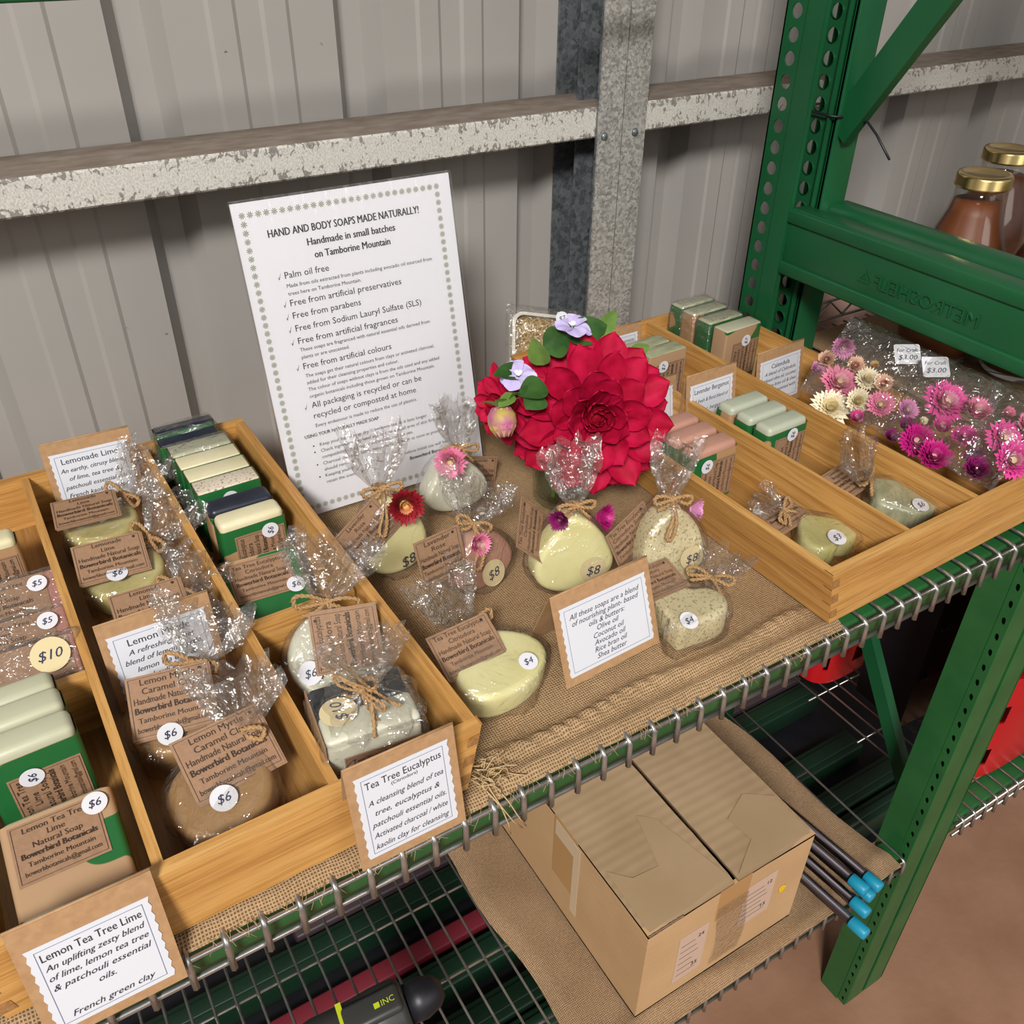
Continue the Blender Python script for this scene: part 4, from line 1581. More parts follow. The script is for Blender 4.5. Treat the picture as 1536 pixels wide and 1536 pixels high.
def heart_outline(w_, h_, rot=0.0, n=48):
    o = []
    for i in range(n):
        t = 2 * PI * i / n
        xx = 16 * math.sin(t) ** 3
        yy = 13 * math.cos(t) - 5 * math.cos(2 * t) - 2 * math.cos(3 * t) - math.cos(4 * t)
        xx, yy = xx / 32 * w_, (yy + 2.5) / 29 * h_
        e = 0.34
        xx, yy = xx * (1 - e) + e * math.sin(t) * w_ / 2, yy * (1 - e) + e * math.cos(t) * h_ / 2
        o.append((xx, yy))
    a = R(rot)
    return [(p[0] * math.cos(a) - p[1] * math.sin(a), p[0] * math.sin(a) + p[1] * math.cos(a)) for p in o]


def bulge_outline(a, c, n=48):
    # rounded drop with a soft dent on one shoulder
    o = []
    for i in range(n):
        t = 2 * PI * i / n
        dent = 1 - 0.17 * math.exp(-((t - 2.35) / 0.38) ** 2)
        o.append((a * math.cos(t) * (1 - 0.36 * math.sin(t)) * dent, c * math.sin(t) * (1 - 0.06 * (1 - dent))))
    return o


def scallop_outline(w_, h_, n=64):
    o = []
    for i in range(n):
        t = 2 * PI * i / n
        r_ = 1 + 0.09 * math.cos(5 * t + 0.6) * (1 if math.sin(t) > -0.2 else 0.2)
        xx = math.cos(t) * r_ * w_ / 2 * (1.0 + 0.18 * math.sin(t))
        yy = math.sin(t) * r_ * h_ / 2
        o.append((xx, yy))
    return o


def spans(outline, y):
    xs = []
    k = len(outline)
    for i in range(k):
        (xa, ya), (xb, yb) = outline[i], outline[(i + 1) % k]
        if (ya - y) * (yb - y) <= 0 and abs(ya - yb) > 1e-9:
            xs.append(xa + (xb - xa) * (y - ya) / (yb - ya))
    return (min(xs), max(xs)) if xs else (0.0, 0.0)


def bag_film(b, outline, th, neck, fan, seed, fan_w=0.028, tail=0.003, pad=0.0055):
    """clear film: hugs the soap, gathers at the neck, then flares into a crumpled fan"""
    rr = random.Random(seed)
    neck, fan = Vector(neck), Vector(fan)
    ys = [p[1] for p in outline]
    ymin, ymax = min(ys), max(ys)
    n = 44
    rings = []
    K = 13
    for i in range(K):
        t = i / (K - 1)
        y = ymin + (ymax - ymin) * (0.5 - 0.5 * math.cos(PI * t))
        y = min(max(y, ymin + 1e-5), ymax - 1e-5)
        a, c = spans(outline, y)
        hw = (c - a) / 2 + pad
        yy = y + (pad * 1.2 if i == K - 1 else -pad * 1.2 if i == 0 else 0)
        rings.append((Vector(((a + c) / 2, yy, 0)), Vector((1, 0, 0)), Vector((0, 0, 1)), hw if 0 < i else hw * 0.8 + 0.004, th / 2 + pad * (0.9 if 0 < i < K - 1 else 0.2), 0.02, 0.0))
    last = rings[-1]
    p0 = last[0]
    hw0 = max(last[3], 0.006)
    for q in (0.3, 0.6, 0.85):
        c = p0.lerp(neck, q)
        rings.append((c, Vector((1, 0, 0)), Vector((0, 0, 1)), hw0 * (1 - q) + 0.005 * q, (th / 2 + pad) * (1 - q) + 0.0045 * q, 0.12 + 0.15 * q, 0.2))
    d = (fan - neck)
    L = d.length
    d.normalize()
    wv = Vector((1, 0, 0)) - d * d.x
    wv = wv.normalized() if wv.length > 0.2 else Vector((0, 1, 0))
    nv = wv.cross(d).normalized()
    rings.append((neck, wv, nv, 0.0042, 0.0042, 0.30, 0.0))
    for q in (0.1, 0.22, 0.36, 0.5, 0.64, 0.78, 0.9, 1.0):
        sw = 0.0042 + (fan_w - 0.0042) * (math.sin(q * PI * 0.5) ** 0.8)
        rings.append((neck + d * (L * q), wv, nv, sw, 0.0042 + (fan_w * 0.42) * q ** 0.7, 0.34, 1.0 if q == 1.0 else 0.45))
    ph = [rr.uniform(0, 6.28) for _ in range(4)]
    jit = [rr.uniform(-1, 1) for _ in range(n)]
    vs = []
    nr = len(rings)
    for ri, (c, wv_, nv_, hw, ht, pl, crumple) in enumerate(rings):
        for j in range(n):
            a = 2 * PI * j / n
            ca, sa = math.cos(a), math.sin(a)
            ca2 = math.copysign(abs(ca) ** (0.5 if ri < K else 0.75), ca)
            sa2 = math.copysign(abs(sa) ** (0.5 if ri < K else 0.75), sa)
            k = 1 + pl * (0.55 * math.sin(9 * a + ph[0] + ri * 0.12) + 0.45 * math.sin(14 * a + ph[1] - ri * 0.2))
            if ri < K:
                k = 1 + 0.04 * noise.noise((ca * 5 + seed, sa * 5, ri * 0.45)) + 0.02 * math.sin(11 * a + ph[2])
                k = max(k, 0.985)
            p = c + wv_ * (ca2 * hw * k) + nv_ * (sa2 * ht * k)
            if ri >= K + 4:
                q = (ri - K - 3) / 8.0
                p += Vector((noise.noise((p.x * 90 + seed, p.y * 90, p.z * 90)), noise.noise((p.x * 90, p.y * 90 + 7 + seed, p.z * 90)), noise.noise((p.x * 90, p.y * 90, p.z * 90 + 13 + seed)))) * (0.0075 * q)
                if ri == nr - 1:
                    p += d * (jit[j] * 0.005 + 0.006 * math.sin(3 * a + ph[3]))
            vs.append(tuple(p))
    fs_b, fs_f = [], []
    for i in range(nr - 1):
        for j in range(n):
            j2 = (j + 1) % n
            (fs_b if i < K + 1 else fs_f).append((i * n + j, i * n + j2, (i + 1) * n + j2, (i + 1) * n + j))
    fs_b.append(tuple(reversed(range(n))))
    o = len(b.v)
    b.v.extend(vs)
    for f in fs_b:
        b.f.append(tuple(i + o for i in f))
        b.mi.append(0)
        b.sm.append(True)
    for f in fs_f:
        b.f.append(tuple(i + o for i in f))
        b.mi.append(1)
        b.sm.append(False)


_ev = {}


def everlasting_geo(seed=0, layers=5, closed=0.0):
    """strawflower of unit radius, facing +Z: (verts, faces, material index): 0 outer bracts, 1 inner bracts, 2 centre"""
    key = (seed, layers, closed)
    if key in _ev:
        return _ev[key]
    rr = random.Random(seed + 50)
    b = MB()
    for L in range(layers):
        f = L / (layers - 1)
        n = int(26 - 9 * f)
        ln = 1.0 - 0.62 * f
        el = R(16 + 58 * f + 45 * closed * (1 - f * 0.5))
        r0 = 0.20 - 0.08 * f
        for i in range(n):
            a = 2 * PI * (i + 0.5 * (L % 2)) / n + rr.uniform(-0.05, 0.05)
            e = el + rr.uniform(-0.12, 0.12)
            l2 = ln * rr.uniform(0.9, 1.06)
            wd = 0.135 - 0.04 * f
            M = Matrix.Rotation(a, 4, 'Z')
            ce, se = math.cos(e), math.sin(e)

            def pt(t, s_, up=0.0):
                cx = r0 + l2 * (1 - r0) * t * ce * (1 - 0.12 * t * se)
                return (cx, s_, 0.03 + L * 0.035 + l2 * t * se + up - 0.06 * t * t * (1 - f))
            vs = [pt(0, -wd * .5), pt(0, wd * .5), pt(0.55, -wd, 0.015), pt(0.55, wd, 0.015), pt(1.0, 0)]
            vs.append(pt(0.55, 0, -0.01))
            b.add(vs, [(0, 5, 2), (0, 1, 5), (1, 3, 5), (2, 5, 4), (5, 3, 4)], 0 if f < 0.6 else 1, M, True)
    b.lathe([(0.24, 0.14), (0.22, 0.20), (0.13, 0.25), (0.0, 0.27)], 12, 2)
    b.lathe([(0.0, -0.10), (0.12, -0.08), (0.22, 0.0), (0.22, 0.05)], 10, 0)
    _ev[key] = (b.v, b.f, b.mi, b.sm)
    return _ev[key]


def add_ever(b, M, r, seed=0, m0=0, closed=0.0):
    v, f, mi, sm = everlasting_geo(seed, 5, closed)
    o = len(b.v)
    b.v.extend(tuple(M @ (Vector(p) * r)) for p in v)
    b.f.extend(tuple(i + o for i in q) for q in f)
    b.mi.extend(i + m0 for i in mi)
    b.sm.extend(sm)


EVC = {}


def ever_mats(key, c1, c2, c3):
    if key not in EVC:
        EVC[key] = [petal_mat('straw_%s_outer' % key, c1, tuple(min(1, v * 1.25) for v in c1), 0.05), petal_mat('straw_%s_inner' % key, c2, tuple(min(1, v * 1.2) for v in c2), 0.05), petal_mat('straw_%s_centre' % key, c3, tuple(v * 0.8 for v in c3), 0.0)]
    return EVC[key]


ever_mats('pink', (0.66, 0.20, 0.33), (0.72, 0.40, 0.42), (0.55, 0.48, 0.24))
ever_mats('lilacpink', (0.62, 0.26, 0.46), (0.66, 0.38, 0.50), (0.5, 0.3, 0.3))
ever_mats('cream', (0.78, 0.70, 0.52), (0.74, 0.62, 0.34), (0.28, 0.22, 0.10))
ever_mats('peach', (0.74, 0.50, 0.36), (0.60, 0.20, 0.16), (0.55, 0.38, 0.15))
ever_mats('magenta', (0.44, 0.012, 0.17), (0.52, 0.05, 0.24), (0.66, 0.45, 0.40))
ever_mats('hotpink', (0.60, 0.06, 0.27), (0.68, 0.30, 0.42), (0.62, 0.58, 0.33))
ever_mats('plum', (0.22, 0.012, 0.11), (0.30, 0.03, 0.15), (0.35, 0.12, 0.18))
ever_mats('maroon', (0.26, 0.012, 0.02), (0.70, 0.30, 0.14), (0.72, 0.58, 0.14))
ever_mats('yellowbud', (0.66, 0.48, 0.14), (0.70, 0.30, 0.16), (0.6, 0.4, 0.1))


def gift(label, M, outline, th, soap, neck, fan, seed, price=None, sM=None, gold=False, tags=(), flowers=(), group='cellophane gift soaps', fan_w=0.028, drop=None, bow_s=1.0, proll=0.0, bow_x=(1, 0, 0), sr=0.0088, written=False, shape='gift_soap', bev=0.005):
    t = thing(shape, label, 'soap', M, group)
    b = MB()
    b.prism(outline, -th / 2, th / 2, 0, None, bev, 4)
    b.build('soap', soap, t)
    b = MB()
    bag_film(b, outline, th, neck, fan, seed, fan_w)
    b.build('cellophane_bag', [film_body, film], t)
    b = MB()
    nk, fn = Vector(neck), Vector(fan)
    yd = (fn - nk).normalized()
    xd = Vector(bow_x)
    xd = (xd - yd * xd.dot(yd)).normalized()
    bow(b, nk, xd, yd, bow_s)
    if drop:
        x_, y_, z_ = drop
        strand(b, [nk + Vector((0, 0, 0.005)), nk + Vector((x_ * .5, y_ * .4, z_)), nk + Vector((x_ * 1.1, y_ * .85, z_ + .002)), nk + Vector((x_ * .8, y_, z_ + .002)), nk + Vector((x_ * .55, y_ * .8, z_ + .003)), nk + Vector((x_ * .3, y_ * .4, z_ + .002)), nk + Vector((0.001, 0, 0.006))], 0.0016)
    tw = b.build('twine_bow', twine_m, t)
    for (Mw, lines, w_, h_) in tags:
        tag_part(tw, M.inverted() @ Mw, lines, w_, h_)
    if price:
        if written:
            b = MB()
            b.text(price, 0, -0.005, 0.014, None, 0, None, 'C', 0.0, 0.25, z=0.0004)
            b.build('written_price', pen_ink, t, 'handwritten price', M=M.inverted() @ sM)
        else:
            sticker_part(t, price, sM, sr, gold, proll)
    for (Mw, r_, key, sd) in flowers:
        b = MB()
        add_ever(b, Matrix.Identity(4), r_ * 1.15, sd, 0, {'maroon': 0.35, 'pink': 0.55 if sd == 3 else 0.3}.get(key, 0.6))
        b.build('dried_flower', EVC[key], tw, 'dried strawflower tied to the bag', M=M.inverted() @ Mw)
    return t


def lying(x, y, z, yaw, tilt=0.0, roll=0.0):
    return T(x, y, z) @ Matrix.Rotation(R(yaw), 4, 'Z') @ Matrix.Rotation(R(tilt), 4, 'X') @ Matrix.Rotation(R(roll), 4, 'Y')


def standing(x, y, z, yaw=0.0, lean=8.0):
    return T(x, y, z) @ Matrix.Rotation(R(yaw), 4, 'Z') @ Matrix.Rotation(R(90 - lean), 4, 'X')


RD = disc_outline(0.033)
gl = 'round gift soaps lying in the tray'
gift('round lime yellow gift soap rearmost, in front of the lemonade lime card', lying(0.030, 0.775, 0.022, -50, 0, 0), RD, 0.026, soap_lime, (0, 0.040, 0.014), (0.012, 0.072, 0.048), 1, None,
     tags=[(flat(0.021, 0.772, 0.052, -4, 8), LIM, 0.054, 0.038)], group=gl, bow_s=1.0)
gift('round lime yellow gift soap in the middle of three, white six dollar sticker', lying(0.034, 0.690, 0.021, -52, 6, 0), RD, 0.026, soap_lime, (0, 0.041, 0.014), (0.014, 0.074, 0.040), 2, '$6', flat(0.027, 0.676, 0.0415, 0, 12), tags=[(flat(0.026, 0.692, 0.0475, -4, 22), LIM, 0.056, 0.040)], group=gl, sr=0.0085)
gift('round lime yellow gift soap foremost of three, behind the lemon myrtle card', lying(0.036, 0.606, 0.021, -55, 6, 0), RD, 0.026, soap_lime, (0, 0.041, 0.014), (0.004, 0.066, 0.034), 3, None, tags=[(flat(0.040, 0.612, 0.047, -2, 20), LIM, 0.055, 0.040)], group=gl)
gift('round caramel clay gift soap just in front of the lemon myrtle card', lying(0.030, 0.502, 0.023, -40, 10, 0), RD, 0.028, soap_caramel, (0, 0.041, 0.018), (0.004, 0.072, 0.045), 4, '$6', flat(0.021, 0.478, 0.0405, 0, 16), tags=[(flat(0.029, 0.499, 0.050, -10, 28), CLY, 0.056, 0.046)], group=gl, fan_w=0.034, sr=0.0085)
gift('round caramel clay gift soap nearest the tray front', lying(0.038, 0.421, 0.023, -38, 10, 0), disc_outline(0.034), 0.028, soap_caramel, (0, 0.042, 0.016), (-0.006, 0.070, 0.046), 5, '$6', flat(0.037, 0.408, 0.0395, 0, 18), tags=[(flat(0.049, 0.435, 0.048, 6, 26), CLY, 0.060, 0.046)], group=gl, fan_w=0.030, sr=0.0088)
gift('round white gift soap leaning on the cross divider, tag turned sideways', lying(0.148, 0.498, 0.034, -8, 42, 0), disc_outline(0.035), 0.026, soap_kaolin, (0.002, 0.043, 0.010), (0.016, 0.082, 0.030), 6, '$6', flat(0.1235, 0.481, 0.0435, -6, 46), tags=[(flat(0.155, 0.486, 0.058, -4, 46, 82), EUC, 0.046, 0.050)], group=gl, fan_w=0.034, sr=0.0088, bow_s=1.2)

# gift bag with a black and a white slab of scrub soap
Msc = T(0.1365, 0.4075, 0.0075) @ Matrix.Rotation(R(-7), 4, 'Z')
t = thing('gift_soap', 'clear gift bag of a white and a black soap slab, gold ten dollar sticker', 'soap', Msc, 'cellophane gift soaps')
b = MB()
b.rbox((0, -0.011, 0.032), (0.064, 0.026, 0.064), 0.004, 3)
b.build('soap', soap_kaolin, t, 'white soap slab')
b = MB()
b.rbox((0, 0.0165, 0.0315), (0.064, 0.026, 0.063), 0.004, 3)
b.build('soap', soap_black, t, 'black soap slab')
b = MB()
b.box((-0.0337, -0.0245, 0.0), (-0.0326, 0.030, 0.062))
b.box((-0.022, -0.0252, 0.018), (0.032, -0.0246, 0.047))
Ml = T(0.005, -0.0252, 0.0325) @ Matrix.Rotation(R(90), 4, 'X')
b.frame(-0.026, -0.0135, 0.0262, 0.0135, 0.0003, 0.0003, 1, Ml)
label_lines(b, ['Tea Tree Eucalyptus', 'Citriodora Scrub', ' Handmade', ' '], 0.052, 0.027, 1, Ml)
b.build('paper_label', [kraft_label, brown_ink], t)
sticker_part(t, '$10', T(-0.018, -0.003, 0.0675), 0.0125, True, 95, root=1, size=0.011)
b = MB()
wrinkled_box(b, 0.072, 0.060, 0.0, 0.060, 0.0016, 5.5)
k = 40
rings = []
for zz, hx, hy in ((0.060, 0.035, 0.029), (0.068, 0.030, 0.024), (0.074, 0.014, 0.011), (0.080, 0.0045, 0.0045), (0.088, 0.010, 0.007), (0.098, 0.018, 0.009), (0.108, 0.024, 0.011), (0.116, 0.027, 0.012)):
    rings.append([(0.004 + hx * math.copysign(abs(math.cos(2 * PI * j / k)) ** .7, math.cos(2 * PI * j / k)) * (1 + (0.28 if zz > .07 else 0.06) * math.sin(11 * 2 * PI * j / k + zz * 90)) + (0.004 * noise.noise((j * .9, zz * 80, 2)) if zz > .09 else 0),
                   hy * math.copysign(abs(math.sin(2 * PI * j / k)) ** .7, math.sin(2 * PI * j / k)) * (1 + 0.25 * math.sin(9 * 2 * PI * j / k)) + (0.16 * max(0, zz - 0.08)),
                   zz + (0.004 * noise.noise((j * .7, 5, zz * 40)) if zz > 0.07 else 0)) for j in range(k)])
vs = [p for r_ in rings for p in r_]
b.add(vs, [(i * k + j, i * k + (j + 1) % k, (i + 1) * k + (j + 1) % k, (i + 1) * k + j) for i in range(len(rings) - 1) for j in range(k)], 0)
b.build('cellophane_bag', film, t)
b = MB()
bow(b, (0.004, 0, 0.080), (0.5, -0.85, 0), (0, 0, 1), 1.1, 0.0011)
strand(b, [(0.004, -0.005, 0.081), (-0.012, -0.004, 0.096), (-0.020, 0.006, 0.104), (-0.016, 0.012, 0.102), (-0.004, 0.004, 0.090), (0.004, -0.005, 0.081)], 0.0012)
strand(b, [(0.004, -0.006, 0.080), (0.001, -0.018, 0.074), (-0.001, -0.027, 0.060)], 0.0012)
strand(b, [(0.006, -0.006, 0.080), (0.014, -0.014, 0.074), (0.020, -0.018, 0.072)], 0.0011)
b.build('twine_bow', twine_m, t)

# standing gift soaps on the burlap
gs = 'gift soaps set out on the burlap'
gift('pale yellow standing gift soap with a maroon dried flower, by the tray', standing(0.2500, 0.6170, 0.0395, 2, 8), oval_outline(0.031, 0.038, 1.1), 0.026, soap_yellow, (-0.004, 0.0455, 0.0), (0.000, 0.094, -0.004), 11, '$8', flat(0.2575, 0.5970, 0.018, 2, 82, 12), written=True,
     tags=[(flat(0.2235, 0.6050, 0.055, 0, 78, 33), LRO, 0.050, 0.040)], flowers=[(flat(0.2610, 0.6060, 0.073, -15, 80), 0.0185, 'maroon', 1)], group=gs, fan_w=0.026, bow_s=0.9, bow_x=(0.9, 0.3, 0), drop=(-0.012, -0.038, 0.016))
gift('pale marbled standing gift soap with a pale pink flower, rearmost on the burlap', standing(0.345, 0.676, 0.029, -5, 10), oval_outline(0.033, 0.0280, 1.2), 0.026, soap_kaolin, (0.009, 0.034, 0.0), (0.014, 0.082, -0.002), 12, None, tags=[(flat(0.383, 0.690, 0.018, 10, 76, -20), LRO, 0.044, 0.036)],
     flowers=[(flat(0.336, 0.660, 0.0645, -35, 75), 0.0175, 'pink', 2)], group=gs, fan_w=0.022, bow_s=0.9)
gift('dusty pink standing gift soap with a pink flower and gold eight dollar sticker', standing(0.307, 0.560, 0.028, 12, 10), oval_outline(0.033, 0.0280, 1.1), 0.026, soap_pink, (-0.006, 0.036, 0.004), (0.018, 0.066, -0.004), 13, '$8', flat(0.3145, 0.5425, 0.017, 10, 74, 8), gold=True, sr=0.0125,
     tags=[(flat(0.2635, 0.5430, 0.0545, 0, 82, 6), LRO, 0.042, 0.046)], flowers=[(flat(0.2975, 0.543, 0.0555, 10, 70), 0.0125, 'pink', 3)], group=gs, fan_w=0.034, bow_s=0.9, drop=(-0.016, -0.032, 0.020))
gift('pale yellow standing heart gift soap in front of the glass jar, two small flowers', standing(0.3770, 0.5150, 0.0370, -14, 10), bulge_outline(0.0350, 0.0365), 0.026, soap_yellow, (0.004, 0.0425, 0.0), (0.004, 0.094, -0.008), 14, '$8', flat(0.3890, 0.4955, 0.0225, -14, 80), sr=0.0125, gold=True,
     tags=[(flat(0.346, 0.530, 0.060, 35, 55, 30), EUC, 0.050, 0.036)], flowers=[(flat(0.3665, 0.517, 0.073, -50, 75), 0.0115, 'plum', 4), (flat(0.4015, 0.511, 0.0660, 30, 76), 0.015, 'magenta', 5)], group=gs, fan_w=0.022, bow_s=0.8)
gift('speckled scrub standing gift soap with a purple flower, beside the second tray', standing(0.4520, 0.4740, 0.0400, -10, 10), oval_outline(0.0315, 0.0390, 0.7), 0.027, soap_scrub, (0.001, 0.0455, 0.0), (0.010, 0.092, -0.004), 15, '$8', flat(0.4640, 0.4535, 0.0345, -10, 80, 6), sr=0.0115, gold=True,
     tags=[(flat(0.4225, 0.4875, 0.0515, 8, 76, 18), ['Tea Tree Eucalyptus', 'Citriodora Scrub'] + BRAND, 0.050, 0.042)], flowers=[(flat(0.4690, 0.4680, 0.076, 40, 80), 0.0125, 'lilacpink', 6)], group=gs, fan_w=0.020, bow_s=0.9, drop=(-0.012, -0.030, 0.018))
gift('pale yellow heart gift soap lying on the burlap, white four dollar sticker', lying(0.2560, 0.439, 0.0155, 14, 6, 0), oval_outline(0.0410, 0.0320, 0.8), 0.026, soap_yellow, (0.004, 0.043, 0.010), (-0.002, 0.066, 0.054), 16, '$4', flat(0.2735, 0.4195, 0.0325, 0, 16), sr=0.0075,
     tags=[(flat(0.239, 0.4535, 0.037, 4, 30), EUC, 0.054, 0.038)], group=gs, fan_w=0.026, bow_s=1.2)
gift('greyish heart gift soap lying on the burlap at the corner of the second tray', lying(0.424, 0.412, 0.0165, -70, 0, 0), heart_outline(0.066, 0.062, 20), 0.030, soap_scrub, (0.0, 0.042, 0.010), (-0.006, 0.072, 0.018), 17, '$4', flat(0.408, 0.391, 0.0345, 0, 20), sr=0.0078,
     tags=[(flat(0.415, 0.444, 0.036, 0, 12), EUC, 0.050, 0.034)], group=gs, fan_w=0.022, bow_s=1.0)
gift('olive yellow gift soap lying in the tray, white three dollar sticker', lying(0.602, 0.431, 0.0185, 35, 4, 0), heart_outline(0.062, 0.058, 150), 0.024, soap_olive, (0.0, 0.040, 0.012), (0.0, 0.062, 0.026), 18, '$3', flat(0.6, 0.411, 0.0325, 0, 16), sr=0.0088,
     tags=[(flat(0.582, 0.462, 0.034, 10, 10), EUC, 0.050, 0.034)], group='gift soaps in the tray by the dahlia', fan_w=0.018)
gift('sage green scalloped gift soap lying in the tray, white six dollar sticker', lying(0.711, 0.428, 0.0195, 38, 6, 0), scallop_outline(0.056, 0.066), 0.026, soap_sage, (0.0, 0.040, 0.014), (-0.004, 0.060, 0.056), 19, '$6', flat(0.7085, 0.406, 0.0335, 0, 16), sr=0.0082,
     tags=[(flat(0.676, 0.472, 0.034, 10, 20), LBE, 0.046, 0.034)], group='gift soaps in the tray by the dahlia', fan_w=0.027)

# ---------------------------------------------------------------- display cards
show_card('kraft card reading lemon tea tree lime, hung over the tray front', flat(-0.0520, 0.3372, -0.0122, 0, 78), 0.075, 0.086, 'Lemon Tea Tree Lime', ['An uplifting zesty blend', 'of lime, lemon tea tree', '& patchouli essential', 'oils.', '', 'French green clay'], back=26, back_len=0.05, paper_top=0.017)
show_card('kraft card reading tea tree eucalyptus, propped against the tray front', flat(0.1365, 0.338, 0.003, 0, 80), 0.075, 0.083, 'Tea Tree Eucalyptus', ['A cleansing blend of tea', 'tree, eucalyptus &', 'patchouli essential oils.', 'Activated charcoal / white', 'kaolin clay for cleansing'], sub='(Citriodora)', back=20, back_len=0.035, paper_top=0.010)
show_card('kraft card reading lemonade lime, against the tray back panel', flat(0.0405, 0.832, 0.0072, -2, 80), 0.080, 0.079, 'Lemonade Lime', ['An earthy, citrusy blend', 'of lime, tea tree &', 'patchouli essential oils.', 'French kaolin clay for', 'gentle cleansing'], back=10)
show_card('kraft card reading lemon myrtle, between the lime and caramel soaps', flat(0.0375, 0.550, 0.0072, 0, 76), 0.082, 0.074, 'Lemon Myrtle', ['A refreshing sweet', 'blend of lemon myrtle,', 'lemon tea tree &', 'patchouli essential', 'oils.'], back=18)
show_card('kraft card standing on the burlap, listing plant based oils and butters', flat(0.3485, 0.4065, 0.0016, 3, 70), 0.097, 0.0785, '', ['All these soaps are a blend', 'of nourishing plant- based', 'oils & butters:', 'Olive oil', 'Coconut oil', 'Avocado oil', 'Rice bran oil', 'Shea butter'], back=42, ts=0.003, ls=0.0064)
show_card('kraft card mostly hidden by the dahlia, its heading ending in rose', flat(0.586, 0.662, 0.0072, 2, 80), 0.078, 0.072, 'Lavender Rose', ['A floral blend of', 'lavender & rose', 'geranium with', 'pink clay'], back=12)
show_card('kraft card reading lavender bergamot, behind the mint bars', flat(0.6535, 0.640, 0.0072, 2, 82), 0.074, 0.080, 'Lavender Bergamot', ['A fresh & floral blend of', 'lavender, bergamot &', 'patchouli essential', 'oils.'], back=12)
show_card('kraft card reading calendula, at the flower bags', flat(0.773, 0.655, 0.0072, 4, 82), 0.080, 0.074, 'Calendula', ['A blend of Calendula', 'infused olive oil, coconut', 'oil, rice bran oil & shea', 'butter. Unscented with', 'oats.'], back=12)
show_card('kraft card at the back panel, its heading ending in peppermint', flat(0.6565, 0.818, 0.0072, 1, 82), 0.076, 0.062, 'Rosemary Peppermint', ['A fresh blend of', 'rosemary & mint'], back=8)

# ---------------------------------------------------------------- flower bags leaning in the far compartment
BAGS = [('clear bag of pale pink and cream strawflowers, beside the calendula card', (0.622, 0.519), (0.612, 0.490), 21),
        ('clear bag of pink and magenta strawflowers, in the middle of the three bags', (0.522, 0.430), (0.490, 0.392), 22),
        ('clear bag of magenta strawflowers nearest the tray front', (0.440, 0.372), (0.404, 0.368), 23)]


def slope(x, d=0.0):
    return 0.03 + 0.85 * (x - 0.735) + d


for lab, (ya, yb), (yc, yd), sd in BAGS:
    t = thing('flower_bag', lab, 'bag', T(0, 0, 0), 'bags of dried strawflowers')
    b = MB()
    nx, ny = 34, 34
    xt, xb = 0.829, 0.752
    for side in (1, -1):
        def f(u, v):
            x = xb + (xt - xb) * v
            y0 = yd + (yb - yd) * v
            y1 = yc + (ya - yc) * v
            y = y0 + (y1 - y0) * u
            belly = (math.sin(PI * u) ** 0.6) * (math.sin(PI * min(1, (1 - v) * 1.15 + 0.02)) ** 0.6)
            h = 0.0165 * belly if side > 0 else -0.013 * belly
            h += 0.0045 * noise.noise((x * 45 + sd, y * 45, side)) + 0.003 * abs(noise.noise((x * 110 + sd, y * 60, side)))
            if side < 0:
                h = max(h, -0.0145)
            z = slope(x, 0.010 + h)
            return (x - h * 0.5, y, max(z, 0.012))
        b.grid(f, nx, ny, 0)
    b.build('clear_film', film_bag, t)
    if sd != 23:
        ml = flat(0.814, (0.534 if sd == 21 else 0.4985), 0.1085, 90 - 180 + 62, 42)
        ml = T(0.8165, (0.534 if sd == 21 else 0.4985), 0.1135) @ Matrix.Rotation(R(-38), 4, 'Z') @ Matrix.Rotation(R(38), 4, 'X') @ Matrix.Rotation(R(4), 4, 'Z')
        b = MB()
        b.prism(rrect(0.0135, 0.0115, 0.0025, 3), -0.0003, 0, 0, None, 0, smooth=False)
        b.text('For Craft', 0, 0.0025, 0.006, None, 1, 0.022, 'C', 0, 0.3, z=0.0003)
        b.text('$3.00', 0, -0.0065, 0.008, None, 1, 0.020, 'C', 0, 0.3, z=0.0003)
        b.build('price_label', [sticker_white, pen_ink], t, 'white handwritten price label', M=ml)

